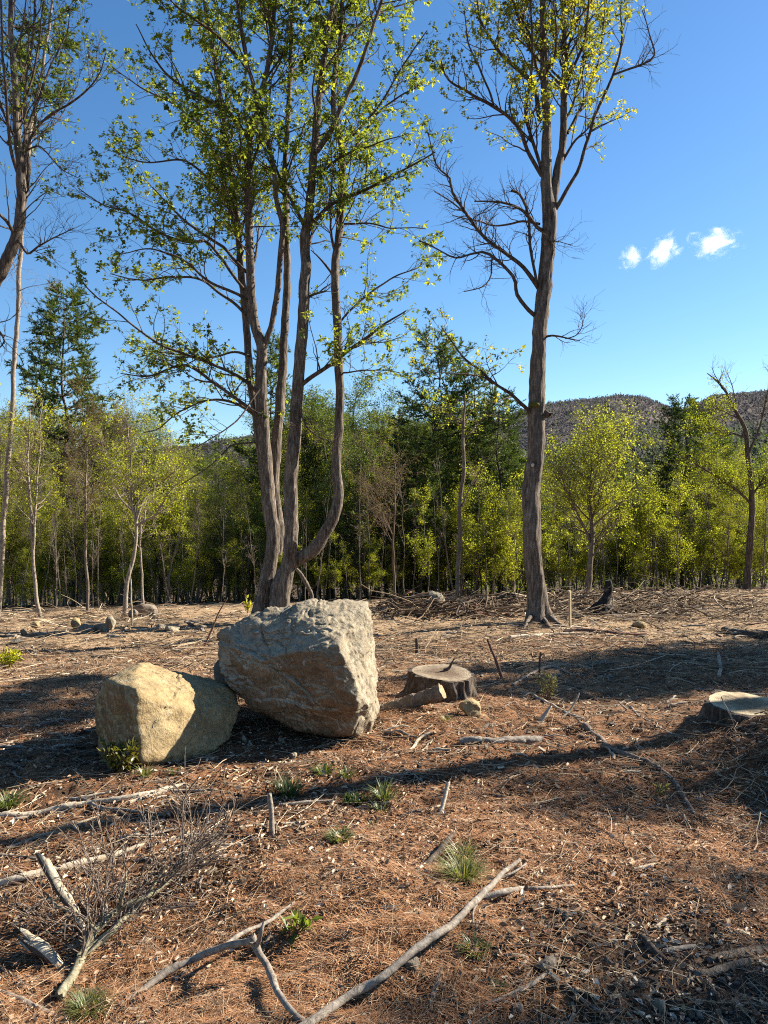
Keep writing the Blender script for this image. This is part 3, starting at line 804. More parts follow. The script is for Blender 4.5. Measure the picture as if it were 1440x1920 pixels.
# ---- the many-stemmed maple behind the boulders
YM = 15.6
bm_ = G(508, 1166)
YM = bm_.y
stems = [
    dict(p=[(493, 1172), (495, 1130), (506, 1060), (513, 1005), (505, 950), (499, 875), (494, 800), (490, 740), (490, 690), (491, 650), (476, 595), (468, 500), (467, 400), (466, 300), (471, 250), (485, 200), (496, 150), (506, 100), (514, 30), (520, -60), (515, -220), (505, -420)],
         w=(38, 32, 29, 28, 25, 23, 20, 17, 15, 13, 11, 9, 6, 3), dy=(0, 0.1, 0, -0.2, -0.4, -0.3), k=28, t=0.35),
    dict(p=[(510, 1010), (498, 935), (490, 860), (479, 780), (468, 700), (461, 600), (451, 500), (443, 400), (435, 325), (424, 250), (408, 150), (390, 40), (372, -80), (355, -260)], w=(17, 17, 16, 15, 13, 11, 8, 4), dy=(0.05, 0.5, 1.1), t=0.3),
    dict(p=[(491, 655), (508, 612), (520, 550), (526, 475), (529, 425), (518, 375), (515, 325), (501, 265), (482, 190), (466, 125), (450, 40), (440, -60), (420, -220)], w=(13, 12, 11, 10, 9, 7, 4), dy=(0, -0.5, -1.0), t=0.3),
    dict(p=[(518, 1040), (524, 1000), (515, 930), (515, 880), (520, 800), (527, 730), (530, 690), (535, 600), (538, 500), (535, 400), (535, 300), (541, 200), (546, 80), (552, -60), (560, -250)], w=(24, 22, 21, 20, 17, 14, 11, 8, 4), dy=(0.2, 0.5, 0.8, 1.2), t=0.45),
    dict(p=[(527, 1172), (532, 1110), (539, 1065), (547, 1000), (544, 925), (549, 850), (555, 775), (560, 700), (566, 625), (571, 550), (573, 500), (570, 450), (579, 400), (587, 300), (595, 225), (605, 125), (615, 60), (626, -20), (635, -160), (650, -380)],
         w=(36, 30, 29, 28, 25, 23, 22, 21, 18, 15, 12, 9, 4), dy=(-0.25, -0.3, -0.3, -0.2, -0.5), k=28, t=0.4),
    dict(p=[(594, 285), (620, 245), (637, 210), (664, 150), (683, 100), (702, 45), (722, -20), (745, -130), (770, -300)], w=(11, 10, 8, 6, 3), dy=(-0.35, -0.8, -1.2), t=0.2),
    dict(p=[(516, 1125), (528, 1082), (552, 1053), (590, 1030), (620, 980), (634, 935), (631, 875), (635, 800), (637, 725), (632, 600), (629, 500), (637, 400), (641, 300), (635, 250), (625, 180), (638, 60), (645, -60), (640, -240)],
         w=(32, 30, 27, 24, 22, 20, 18, 16, 15, 13, 11, 8, 4), dy=(-0.1, -0.2, -0.1, 0, 0.2), k=26, t=0.45),
    dict(p=[(476, 1176), (482, 1150), (488, 1122), (497, 1090)], w=(26, 24, 20, 14), dy=(-0.15, -0.1), t=0.95, lw=0.01, name='root'),
    dict(p=[(508, 1180), (511, 1150), (514, 1120), (518, 1090)], w=(26, 24, 20, 14), dy=(-0.3, -0.15), t=0.95, lw=0.01, name='root'),
    dict(p=[(544, 1174), (538, 1150), (534, 1120), (533, 1090)], w=(26, 22, 18, 14), dy=(-0.2, -0.1), t=0.95, lw=0.01, name='root'),
]
def LB(p, w, dy=(0, 0), **kw): return dict(p=p, w=w, dy=dy, **kw)
limbs = [
    LB([(468, 566), (445, 552), (390, 525), (350, 490), (285, 468), (220, 478)], (8, 5, 2), (0, -1.2)),
    LB([(461, 590), (430, 560), (365, 521), (270, 523), (205, 512)], (7, 5, 2), (0.3, 0.6)),
    LB([(482, 735), (450, 706), (390, 681), (320, 655), (270, 625), (215, 582), (165, 540), (140, 505)], (8, 5, 2), (0, -1.0)),
    LB([(468, 668), (440, 660), (390, 670), (340, 665), (290, 660), (240, 640)], (6, 4, 2), (0.2, 1.2)),
    LB([(484, 778), (415, 726), (350, 685), (280, 706), (222, 700)], (8, 6, 2), (0, -0.8)),
    LB([(486, 785), (435, 751), (390, 749), (340, 770), (298, 802), (270, 812)], (7, 4, 2), (0, 0.7)),
    LB([(452, 505), (440, 400), (405, 346), (350, 303), (280, 302), (230, 290)], (7, 5, 2), (0.5, -0.3)),
    LB([(466, 262), (425, 212), (375, 185), (320, 145), (282, 100), (255, 50)], (8, 6, 2), (-0.2, -1.3)),
    LB([(462, 510), (420, 466), (350, 415), (310, 380), (270, 335)], (8, 5, 2), (0, 1.1)),
    LB([(456, 540), (392, 462), (360, 455), (300, 435), (250, 400), (200, 385), (150, 352)], (7, 5, 2), (0.3, -1.5)),
    LB([(449, 470), (420, 345), (385, 250), (330, 200), (270, 170), (215, 135)], (7, 5, 2), (0.5, 1.6)),
    LB([(447, 110), (400, 60), (340, 20), (290, -40)], (8, 5, 2), (0.2, -1)),
    LB([(487, 730), (440, 790), (385, 830), (350, 850)], (4, 3, 1), (-0.2, -1.3)),
    LB([(480, 830), (440, 832), (420, 845), (385, 880), (345, 910)], (4, 3, 2), (0, -0.4), lw=0.5),
    LB([(573, 432), (598, 405), (625, 381), (670, 365), (720, 339), (770, 310), (815, 285)], (10, 7, 3), (-0.3, -0.6)),
    LB([(590, 330), (640, 291), (700, 270), (765, 252)], (7, 4, 2), (-0.3, -1.2)),
    LB([(556, 735), (575, 712), (620, 686), (670, 645), (720, 606), (760, 580)], (11, 8, 3), (-0.3, -0.5)),
    LB([(636, 700), (670, 693), (720, 695), (780, 702)], (4, 3, 1), (0, -1.3)),
    LB([(630, 520), (610, 495), (585, 470)], (7, 5, 2), (0, 0.5), lw=0.4),
    LB([(632, 610), (680, 560), (740, 520), (790, 500)], (5, 4, 2), (0.1, 0.9)),
    LB([(640, 420), (690, 420), (740, 430), (800, 430)], (5, 3, 2), (0.1, -1)),
    LB([(637, 330), (690, 240), (740, 190), (790, 160)], (7, 5, 2), (0.1, 0.7)),
    LB([(604, 140), (660, 60), (720, 20), (790, 0)], (7, 5, 2), (-0.5, 1.0)),
    LB([(640, 270), (700, 210), (760, 120), (800, 60)], (6, 4, 2), (0.1, -1.6)),
    LB([(513, 40), (470, -20), (400, -80)], (6, 4, 2), (0, 1)),
    LB([(556, 745), (572, 790), (595, 815), (625, 825), (660, 835)], (4, 3, 1), (-0.3, -0.8), bare=True),
    LB([(571, 560), (590, 550), (612, 545)], (8, 6, 4), (-0.3, -0.4), bare=True),
]
traced_tree('maple_tree', 'large many-stemmed maple with fresh green leaves behind the big boulder', 'tree', bm_, M['bark_maple'], M['bark_dark'], M['leaf_maple'],
            stems, limbs, YM, n2=1100, L2=1.25, n3=5300, L3=0.42, per=10.5, leaf_size=0.068, t_lo=0.4, cluster=4, seed=3, extra=60, flat2=0.5, tint0=0.6)

# ---- the single tall tree at the right
bt_ = G(1012, 1166); YT = bt_.y
stems = [
    dict(p=[(1012, 1174), (1009, 1140), (1004, 1090), (998, 1000), (999, 930), (1004, 860), (1005, 760), (1010, 680), (1015, 600), (1021, 530), (1027, 460), (1029, 400), (1026, 340), (1025, 250), (1022, 150), (1020, 50), (1018, -60), (1022, -220), (1030, -420)],
         w=(50, 41, 37, 36, 37, 35, 33, 31, 31, 31, 30, 27, 20, 17, 14, 11, 8, 4), k=44, sp=0.05, t=0.62, flare=(0.75, 0.22, 4), name='trunk', wig=0.05),
    dict(p=[(1036, 398), (1043, 340), (1054, 260), (1058, 180), (1058, 100), (1056, 0), (1060, -120), (1075, -300)], w=(18, 17, 15, 13, 11, 7, 3), dy=(0, 0.3, 0.7), t=0.15, lw=1.2),
]
for a_, b_, c2 in (((1026, 1152), (1045, 1168), (1066, 1177)), ((1018, 1158), (1030, 1174), (1040, 1184)), ((998, 1152), (988, 1166), (982, 1178))):
    g0 = G(c2[0], c2[1]); 
    stems.append(dict(p=[a_, b_, c2], w=(9, 7, 3), dy=(0.0, (g0.y - YT) * 0.6, g0.y - YT), wig=0.02, t=0.95, lw=0.001, k=12, name='root'))
limbs = [
    LB([(1042, 392), (1060, 362), (1090, 310), (1120, 215), (1150, 135), (1165, 75), (1166, 20), (1160, -60)], (9, 7, 5, 2), (0, -0.5), lw=0.8),
    LB([(1150, 140), (1200, 125), (1224, 108), (1215, 70), (1205, 20)], (5, 4, 2), (-0.4, -0.8), bare=True),
    LB([(1016, 330), (990, 280), (970, 235), (930, 200), (885, 175), (840, 150), (825, 115)], (9, 7, 3), (0, -0.8)),
    LB([(1012, 225), (1000, 165), (960, 125), (930, 85), (905, 40), (895, -20)], (10, 8, 3), (0, 0.7)),
    LB([(1019, 330), (990, 225), (993, 170), (1000, 90), (995, 0), (985, -90)], (8, 6, 3), (0, -1.0)),
    LB([(1064, 250), (1095, 190), (1118, 130), (1130, 60), (1135, -30)], (7, 5, 2), (0.3, 1.2)),
    LB([(1056, 300), (1080, 260), (1105, 235), (1125, 200)], (6, 4, 2), (0.2, -0.6), lw=0.6),
    LB([(1060, 160), (1090, 90), (1105, 10), (1110, -70)], (7, 5, 2), (0.3, -0.9)),
    LB([(1020, 100), (980, 40), (950, -20)], (7, 5, 2), (0, -0.9)),
    LB([(1022, 140), (1040, 80), (1035, 0)], (6, 4, 2), (0, -1.2)),
    LB([(925, 196), (900, 130), (880, 80), (870, 20)], (5, 4, 2), (-0.5, -0.2)),
    LB([(1016, 432), (1008, 424), (985, 400), (950, 382), (892, 378)], (9, 7, 3), (0, -0.7), bare=True),
    LB([(1012, 420), (980, 414), (935, 425), (890, 415), (850, 405)], (6, 4, 2), (0, 0.8), bare=True),
    LB([(1010, 540), (1000, 528), (970, 495), (920, 455), (890, 420), (850, 360), (845, 335), (820, 310), (805, 250)], (11, 9, 7, 5, 2), (0, -0.5), bare=True),
    LB([(888, 418), (870, 398), (842, 378), (815, 360)], (5, 4, 2), (-0.3, 0.2), bare=True),
    LB([(1004, 592), (992, 582), (970, 553), (962, 520), (920, 480), (895, 478), (855, 486), (820, 470), (785, 452)], (10, 8, 6, 4, 2), (0, -0.9), bare=True),
    LB([(923, 483), (922, 515), (905, 535), (870, 545)], (4, 3, 2), (-0.5, -0.9), bare=True),
    LB([(1009, 540), (1003, 525), (993, 450), (990, 400), (976, 364), (962, 357)], (7, 6, 5), (0, -0.5), bare=True),
    LB([(1022, 632), (1035, 630), (1060, 635), (1088, 642)], (6, 4, 2), (0, -0.4), bare=True),
    LB([(1060, 635), (1080, 630), (1094, 610), (1090, 590)], (3, 2, 1), (-0.2, -0.5), bare=True),
    LB([(996, 775), (984, 760), (960, 742), (930, 725), (900, 695), (870, 672), (845, 640), (828, 612)], (9, 7, 4, 2), (0, -1.0), lw=1.1),
    LB([(924, 720), (890, 706), (850, 700), (800, 702)], (4, 3, 1), (-0.4, -1.2), lw=0.7),
    LB([(1017, 455), (1045, 455), (1075, 460)], (3, 2, 1), (0, -0.7), bare=True),
    LB([(1018, 770), (1024, 775), (1030, 778)], (9, 8, 7), (0, -0.15), bare=False, lw=0.001),
]
tall_ = traced_tree('maple_tree', 'tall single-trunked tree with bare lower limbs and yellow-green top, beside the wooden stake', 'tree', bt_, M['bark_maple'], M['bark_dark'], M['leaf_oak'],
            stems, limbs, YT, n2=380, L2=1.1, n3=1750, L3=0.35, per=9, leaf_size=0.056, t_lo=0.4, cluster=4, seed=9, extra=22, flat2=0.25, tint0=0.58, up2=0.25, droop=0.15)
def blob(name, mat, root, c, rx, ry, rz, seed, sub=3):
    v, f = ico(sub)
    V = v * (1 + 0.28 * fbm(v * 3, 3, seed))[:, None] * np.array([rx, ry, rz]) + np.array(c) - np.array(root.location)
    mb = MB(); mb.add(V, f, np.clip(0.5 + 0.5 * fbm(v * 6, 2, seed), 0, 1)); return mb.build(name, mat, root)
blob('moss_patch', M['moss'], tall_, P(1002, 758, YT - 0.13), 0.10, 0.05, 0.055, 3)
blob('blaze', M['blaze'], tall_, P(999, 872, YT - 0.175), 0.028, 0.015, 0.035, 5)
blob('branch_knob', M['bark_dark'], tall_, P(1022, 778, YT - 0.03), 0.11, 0.07, 0.05, 7)
# ---- the leaning tree at the left edge
bl_ = Vector((-7.6, 11.9, float(H(-7.6, 11.9)))); YL = 12.0
stems = [
    dict(p=[(-195, 1250), (-190, 1150), (-165, 1000), (-120, 800), (-60, 640), (-12, 535), (10, 490), (34, 430), (41, 370), (39, 310), (33, 250), (26, 150), (20, 50), (16, -60), (10, -240)], w=(34, 30, 28, 26, 24, 21, 19, 14, 9, 4), t=0.5, k=24, name='trunk'),
    dict(p=[(34, 440), (52, 330), (46, 250), (50, 150), (62, 60), (70, -40), (75, -200)], w=(9, 8, 7, 5, 2), dy=(0, 0.7), t=0.2, lw=1.2),
]
limbs = [
    LB([(35, 330), (22, 280), (16, 200), (8, 100), (0, 0), (-5, -90)], (8, 6, 3), (0, -0.8)),
    LB([(40, 345), (45, 300), (60, 250), (98, 214), (140, 190), (168, 166), (190, 135), (202, 100)], (6, 5, 2), (0, -0.6)),
    LB([(38, 300), (55, 230), (85, 160), (115, 90), (130, 20)], (6, 5, 2), (0, 0.8)),
    LB([(30, 220), (60, 150), (72, 80), (88, 0)], (6, 4, 2), (0, -0.4)),
    LB([(47, 285), (75, 272), (100, 298), (120, 318), (150, 332)], (4, 3, 1), (0, -1.0), bare=True),
    LB([(30, 445), (48, 472), (70, 462), (95, 446), (140, 428)], (6, 4, 2), (0, -0.8), bare=True),
    LB([(28, 448), (18, 425), (0, 405), (-30, 380)], (9, 7, 5), (0, -0.4)),
    LB([(-25, 600), (0, 622), (12, 640), (0, 655)], (8, 5, 2), (0, -0.3), bare=True),
    LB([(36, 410), (60, 380), (90, 360), (125, 372)], (3, 2, 1), (0, -0.9)),
]
traced_tree('leaning_tree', 'dark leaning tree at the left edge with thin leafy shoots', 'tree', bl_, M['bark_maple'], M['bark_dark'], M['leaf_maple'],
            stems, limbs, YL, n2=230, L2=0.95, n3=900, L3=0.3, per=2.4, leaf_size=0.055, seed=21, extra=14, flat2=0.2, tint0=0.42, up2=0.3)
# ---- the thin pale trunk beside it
bp_ = G(-4, 1158); YP = bp_.y
sl_ = traced_tree('slender_pine', 'slender tall pine with a long bare pale trunk at the left edge', 'pine tree', bp_, M['bark_pale'], M['bark_pale'], M['leaf_young'],
            [dict(p=[(-5, 1164), (0, 1110), (7, 975), (20, 800), (31, 600), (37, 490), (46, 350), (56, 250), (70, 175), (86, 90), (98, 0), (108, -100), (114, -170)], w=(13, 11, 10, 10, 9, 8, 6, 4, 2), t=0.55, k=16, name='trunk', wig=0.05)],
            [LB([(37, 545), (75, 535), (110, 528)], (2, 1, 1), (0, -0.5), bare=True), LB([(35, 480), (20, 470), (40, 560), (48, 580)], (2, 1, 1), (0, -0.4), bare=True)],
            YP, n2=0, seed=31, stem_amp=0.03)
def pine_top(root, pts, Y, n1, L, seed, per=26):
    rg = np.random.default_rng(seed); b = np.array(root.location)
    q, r = px_path(pts, Y, (0, 0), (5, 2), 0.05, 0.1, seed)
    q, r = resample(q, r, 20)
    P1, R1 = spawn(rg, q[None], r[None] + 0.02, n1, 0.0, 1.0, L, 1.25, 0.18, 0.08, 8, 0.4, 0.0, 0.45, 0.2, 0.0, 0.2, 0.03)
    P2, R2 = spawn(rg, P1, R1, n1 * 13, 0.25, 1, 0.6, 0.85, 0.06, 0.12, 4, 0.5, 0.7, 0.6, 0.2, 0, 0.3, 0.008)
    mb = MB(); V, F = tubes(P1, R1, 4); mb.add(V - b, F); V, F = tubes(P2, R2, 3); mb.add(V - b, F)
    tag(mb.build('branches', M['bark_pine'], root), kind='stuff')
    mb = MB(); needles(rg, mb, P2, per, 0.15, 0.55); mb.v = [x - b for x in mb.v]
    tag(mb.build('crown', M['needle'], root, smooth=False), kind='stuff')
pine_top(sl_, [(66, 300), (58, 250), (70, 175), (86, 90), (98, 0), (108, -100), (114, -170)], YP, 34, 1.25, 5, 17)

# ---- front trees of the wood that can be told apart
def slim(name, label, px0, pts, w, limbs_, bark, leaf, seed, Y=None, n2=90, n3=700, L2=0.9, per=9, size=0.046, t=0.4, tint0=0.55, cat='tree', k=10, extra=8, lw=1.0):
    b = G(px0[0], px0[1]) if Y is None else Vector(((px0[0] - 720) / FPX * Y, Y, float(H((px0[0] - 720) / FPX * Y, Y))))
    return traced_tree(name, label, cat, b, bark, bark, leaf, [dict(p=[px0] + pts, w=w, t=t, k=k, name='trunk', wig=0.06, lw=lw)], limbs_, b.y, n2=n2, L2=L2, n3=n3, L3=0.4, per=per,
                       leaf_size=size, shape=plain_leaf(0.7), seed=seed, extra=extra, stem_amp=0.05, tint0=tint0, flat2=0.45)
slim('bare_sided_tree', 'dark crooked tree with leaning bare top at the right edge of the clearing', (1400, 1108), [(1404, 1040), (1410, 950), (1406, 870), (1400, 820), (1382, 775), (1360, 735), (1340, 712), (1325, 700)], (16, 13, 11, 8, 5, 2),
     [LB([(1408, 945), (1385, 920), (1340, 892), (1300, 868), (1262, 850)], (6, 4, 2), (0, -0.8)), LB([(1400, 820), (1360, 810), (1320, 805), (1280, 800)], (5, 3, 1), (0, 0.7)), LB([(1404, 850), (1425, 800), (1440, 740), (1445, 680)], (5, 3, 2), (0, -0.5), bare=True),
      LB([(1385, 785), (1350, 770), (1310, 765)], (4, 2, 1), (0, -0.8)), LB([(1360, 735), (1345, 712), (1335, 690)], (3, 2, 1), (0, -0.3), bare=True), LB([(1380, 775), (1375, 730), (1360, 690)], (3, 2, 1), (0, 0.4), bare=True), LB([(1409, 930), (1430, 900), (1460, 870)], (5, 3, 2), (0, 0.5))],
     M['bark_dark'], M['leaf_young'], 41, n2=110, n3=900, per=9, extra=0, lw=0.12)
slim('straight_tree', 'straight slim trunk in front of the dark pines, between the two big maples', (858, 1137), [(862, 1000), (866, 920), (869, 840), (871, 790), (873, 740)], (11, 10, 9, 8, 6, 3),
     [LB([(866, 950), (890, 900), (925, 850), (950, 830)], (4, 2, 1), (0, -0.8), bare=True), LB([(870, 800), (850, 780), (820, 775)], (3, 2, 1), (0, 0.6)), LB([(870, 820), (900, 790), (940, 770)], (3, 2, 1), (0, 0.4))],
     M['bark_forest'], M['leaf_young'], 43, n2=30, n3=110, per=5, t=0.75, extra=0)
slim('forked_tree', 'pale forked young tree leaning at its base, near the left edge', (76, 1158), [(66, 1110), (62, 1030), (56, 930), (52, 840), (56, 770)], (9, 8, 6, 4, 2),
     [LB([(62, 1035), (68, 960), (72, 880), (76, 800), (80, 750)], (6, 4, 2), (0, 0.3))], M['bark_pale'], M['leaf_young'], 45, n2=80, n3=500, per=6, t=0.55)
slim('crooked_tree', 'crooked young tree with pale spreading limbs behind the left boulder', (234, 1152), [(237, 1100), (250, 1040), (256, 985), (246, 930), (245, 860), (240, 800)], (11, 9, 7, 6, 4, 2),
     [LB([(256, 985), (290, 965), (315, 925), (340, 905)], (6, 4, 2), (0, -0.5)), LB([(255, 980), (275, 930), (320, 890), (345, 870)], (5, 4, 2), (0, 0.4)), LB([(250, 960), (220, 930), (205, 890)], (4, 3, 1), (0, 0.5)), LB([(247, 930), (262, 880), (275, 830)], (4, 3, 1), (0, 0.2))],
     M['bark_pale'], M['leaf_young'], 47, n2=110, n3=800, per=7, t=0.5)
slim('young_tree', 'straight pale pole of a tree just right of the crooked young tree', (270, 1146), [(267, 1080), (262, 1000), (262, 930)], (6, 5, 4, 2), [], M['bark_pale'], M['leaf_young'], 49, n2=40, n3=260, per=7, t=0.4, extra=3)
slim('young_tree', 'slim grey tree with pale sunlit trunk, left of the crooked young tree', (164, 1150), [(163, 1060), (160, 950), (162, 860), (158, 760)], (7, 6, 5, 4, 2), [], M['bark_forest'], M['bud'], 51, n2=120, n3=800, per=4, t=0.35, size=0.05)
slim('leafy_tree', 'broad yellow-green tree with forking trunk, right of the tall maple', (1101, 1112), [(1108, 1050), (1110, 990), (1105, 940), (1108, 890), (1112, 840)], (14, 12, 10, 7, 4, 2),
     [LB([(1108, 1020), (1080, 960), (1060, 910), (1050, 870)], (6, 4, 2), (0, -0.8)), LB([(1107, 940), (1135, 890), (1150, 855)], (6, 4, 2), (0, 0.6)), LB([(1108, 990), (1140, 960), (1180, 930)], (5, 3, 2), (0, -1.0)), LB([(1106, 900), (1080, 880), (1075, 850)], (5, 3, 1), (0, 0.8))],
     M['bark_forest'], M['leaf_young'], 53, n2=300, n3=2300, L2=1.3, per=5.5, t=0.15, extra=16, tint0=0.48)
slim('young_tree', 'thin pale trunk leaning left, in front of the yellow-green trees', (1167, 1107), [(1163, 1060), (1156, 980), (1151, 910), (1149, 840), (1146, 790)], (8, 7, 5, 4, 2), [], M['bark_pale'], M['leaf_young'], 55, n2=70, n3=420, per=7, t=0.5)
slim('young_tree', 'thin upright trunk right of the burnt stump', (1182, 1100), [(1181, 1040), (1179, 960), (1176, 900)], (6, 5, 4, 2), [], M['bark_forest'], M['leaf_young'], 57, n2=60, n3=420, per=7, t=0.4)
slim('budding_tree', 'bare reddish budding tree left of the straight slim trunk', (741, 1132), [(740, 1050), (739, 970), (741, 900), (738, 840)], (6, 5, 4, 3, 1), [], M['twig_red'], M['bud'], 59, n2=130, n3=700, per=2, t=0.3, size=0.04)
slim('leafy_tree', 'small leafy tree with crooked trunk, below the dark right-hand pine', (1262, 1104), [(1262, 1050), (1258, 990), (1262, 930), (1256, 870)], (10, 8, 6, 4, 2),
     [LB([(1260, 1020), (1235, 970), (1215, 920)], (5, 3, 1), (0, -0.6)), LB([(1260, 990), (1290, 950), (1310, 890)], (5, 3, 1), (0, 0.6))], M['bark_forest'], M['leaf_young'], 61, n2=190, n3=1300, per=7.5, t=0.3, extra=14)

# ------------------------------------------------------------------ the wood: a few kinds, then copies
def decid(name, h, seed, bark, leaf, n1=30, L1=3.0, n2=220, n3=900, per=6, size=0.085, lo=0.25, r0=0.085, ang=0.75, up=0.35, tint0=0.5, shape=None, flat=0.4, multi=1, twig=None):
    rng = np.random.default_rng(seed)
    root = empty(name, (0, 0, -500))
    tk = MB(); PT = []; RT = []
    for s in range(multi):
        n = 9
        z = np.linspace(-0.15, h * (1 - 0.12 * s), n)
        dx = rng.normal(size=2) * (0.02 + 0.08 * (multi > 1)) * h
        p = np.stack([np.cumsum(rng.normal(size=n) * 0.012 * h) * (z > 0) + dx[0] * (np.maximum(z, 0) / h) ** 1.3, np.cumsum(rng.normal(size=n) * 0.012 * h) * (z > 0) + dx[1] * (np.maximum(z, 0) / h) ** 1.3, z], -1)
        p[:, :2] -= p[0, :2]
        rad = r0 * np.interp(z / h, [0, 0.05, 1], [1.25, 1, 0.12])
        q, r = smooth_path(p, rad, 0.25, 0.04, seed=seed)
        q, r = resample(q, r, 40)
        V, F = tubes(q, r, 8)
        V = V + unit(V - np.repeat(q, 8, 0)) * (barkify(V, 0.12, 9, 2, seed) * np.repeat(r, 8))[:, None]
        tk.add(V, F)
        k0 = int(lo * 39); a, b = resample(q[k0:], r[k0:], 12); PT.append(a); RT.append(b)
    tk.build('trunk', bark, root)
    Pa, Ra = np.array(PT), np.array(RT)
    br = MB()
    P1, R1 = spawn(rng, Pa, Ra, n1, 0.0, 0.97, L1, ang, up, 0.10, 9, 0.5, 0.0, 0.35, 0.15, 0, 0.2, 0.05)
    V, F = tubes(P1, R1, 5); br.add(V, F, 0.5)
    P2, R2 = spawn(rng, np.concatenate([P1, P1[:0]]), R1, n2, 0.2, 1, L1 * 0.42, 0.75, 0.12, 0.16, 6, 0.55, flat, 0.5, 0.25, 0, 0.25, 0.018)
    V, F = tubes(P2, np.maximum(R2, 0.004), 3); br.add(V, F, 0.6)
    P3, R3 = spawn(rng, P2, R2, n3, 0.15, 1, L1 * 0.17, 0.7, 0.03, 0.2, 3, 0.6, flat, 0.7, 0.3, 0.02, 0.4, 0.007)
    V, F = tubes(P3, np.maximum(R3, 0.0032), 3); br.add(V, F, 0.7)
    tag(br.build('branches', twig or bark, root), kind='stuff')
    if per:
        lm = MB(); leaf_on(rng, lm, P3, per, size, shape or plain_leaf(0.75), 0.35, 0.06, 0.2, 0.5, 0.1, tint0, 0.18)
        tag(lm.build('crown', leaf, root, smooth=False), kind='stuff')
    return root

def pine(name, h, seed, whorls=20, L=2.6, lo=0.25, dens=1.0, tint0=0.5, r0=0.16, sag=0.05, up=0.10, shape_p=0.8, nb=5, needle=0.17, gap=0.0):
    rng = np.random.default_rng(seed)
    root = empty(name, (0, 0, -500))
    z = np.linspace(-0.2, h, 8)
    p = np.stack([rng.normal(size=8) * 0.012 * h * (z > 0), rng.normal(size=8) * 0.012 * h * (z > 0), z], -1); p[:, :2] -= p[0, :2]
    q, r = smooth_path(p, r0 * np.interp(z / h, [0, 1], [1, 0.08]), 0.3, 0.03, seed=seed)
    q, r = resample(q, r, 40)
    V, F = tubes(q, r, 8); mb = MB(); mb.add(V, F); mb.build('trunk', M['bark_pine'], root)
    zs = np.linspace(lo * h, h * 0.985, whorls) + rng.normal(size=whorls) * 0.08
    PB, RB = [], []
    for zz in zs:
        t = (zz - lo * h) / (h * (1 - lo))
        ll = L * (np.clip((1 - t), 0.04, 1) ** shape_p) * (0.55 + 0.45 * min(1, t / 0.2 + 0.25))
        c = np.array([np.interp(zz, q[:, 2], q[:, 0]), np.interp(zz, q[:, 2], q[:, 1]), zz])
        a0 = rng.uniform(0, 2 * PI)
        for b in range(nb):
            if rng.uniform() < gap: continue
            a = a0 + b * 2 * PI / nb + rng.normal() * 0.25
            l2 = ll * rng.uniform(0.55, 1.2)
            s = np.linspace(0, 1, 8)
            el = up + 0.5 * t
            d = np.array([math.cos(a), math.sin(a), 0])
            pts = c + d * (s * l2)[:, None]
            pts[:, 2] += l2 * (el * s - sag * 4 * s * (1 - s) + 0.12 * s ** 3)
            pts[1:] += rng.normal(size=(7, 3)) * 0.03 * l2
            PB.append(pts); RB.append(np.linspace(max(0.012, 0.016 * l2), 0.004, 8))
    PB, RB = np.array(PB), np.array(RB)
    br = MB(); V, F = tubes(PB, RB, 4); br.add(V, F)
    n2 = int(len(PB) * 13 * dens)
    P2, R2 = spawn(rng, PB, RB, n2, 0.25, 1.0, 0.75 * L / 2.6, 0.85, 0.05, 0.12, 4, 0.5, 0.75, 0.55, 0.2, 0.0, 0.3, 0.008)
    V, F = tubes(P2, R2, 3); br.add(V, F)
    tag(br.build('branches', M['bark_pine'], root), kind='stuff')
    mb = MB(); needles(rng, mb, P2, 24, needle, tint0)
    tag(mb.build('crown', M['needle'], root, smooth=False), kind='stuff')
    return root

K = {}
K['young'] = [decid('young_tree', 10, 200 + i, M['bark_forest'], M['leaf_young'], n1=40, L1=3.3, n2=380, n3=2200, per=8, size=0.050, lo=0.14, tint0=0.5, multi=1 + (i == 1)) for i in range(4)]
K['bud'] = [decid('budding_tree', 10, 220 + i, M['bark_pale'], M['bud'], n1=40, L1=3.0, n2=420, n3=1900, per=1.6, size=0.055, lo=0.25, ang=0.55, up=0.5, flat=0.1, twig=M['twig_red']) for i in range(2)]
K['green'] = [decid('green_tree', 10, 230 + i, M['bark_dark'], M['leaf_green'], n1=44, L1=3.0, n2=420, n3=2300, per=7.0, size=0.075, lo=0.12) for i in range(3)]
K['sap'] = [decid('sapling', 4, 240 + i, M['bark_forest'], M['leaf_young'], n1=14, L1=1.3, n2=80, n3=330, per=12, size=0.045, lo=0.12, r0=0.024, tint0=0.55) for i in range(3)]
K['pole'] = [decid('bare_sapling', 4, 250 + i, M['bark_forest'], M['leaf_young'], n1=9, L1=0.9, n2=24, n3=40, per=0, lo=0.35, r0=0.022, ang=0.5) for i in range(3)]
K['pine'] = [pine('white_pine', 14, 260, 16, 3.1, 0.30, 1.8, 0.40, nb=6, gap=0.12, shape_p=0.45, up=0.05), pine('white_pine', 14, 261, 18, 3.1, 0.35, 1.4, 0.62, nb=6, gap=0.15, up=0.16, shape_p=0.40), pine('white_pine', 14, 263, 20, 2.8, 0.25, 1.3, 0.58, nb=6, gap=0.2, shape_p=0.45)]
K['shade'] = [pine('white_pine', 14, 265, 11, 1.5, 0.68, 1.3, 0.55, nb=5, gap=0.2, up=0.2, shape_p=0.5)]
K['hem'] = [pine('hemlock', 12, 270, 30, 2.3, 0.06, 1.25, 0.35, 0.12, 0.14, -0.05, 0.9, 6, 0.12), pine('hemlock', 12, 271, 28, 2.5, 0.10, 1.2, 0.3, 0.12, 0.12, 0.0, 0.85, 6, 0.12)]
KH = dict(young=10, bud=10, green=10, sap=4, pole=4, pine=14, hem=12, shade=14)
_used = {}
_made = []
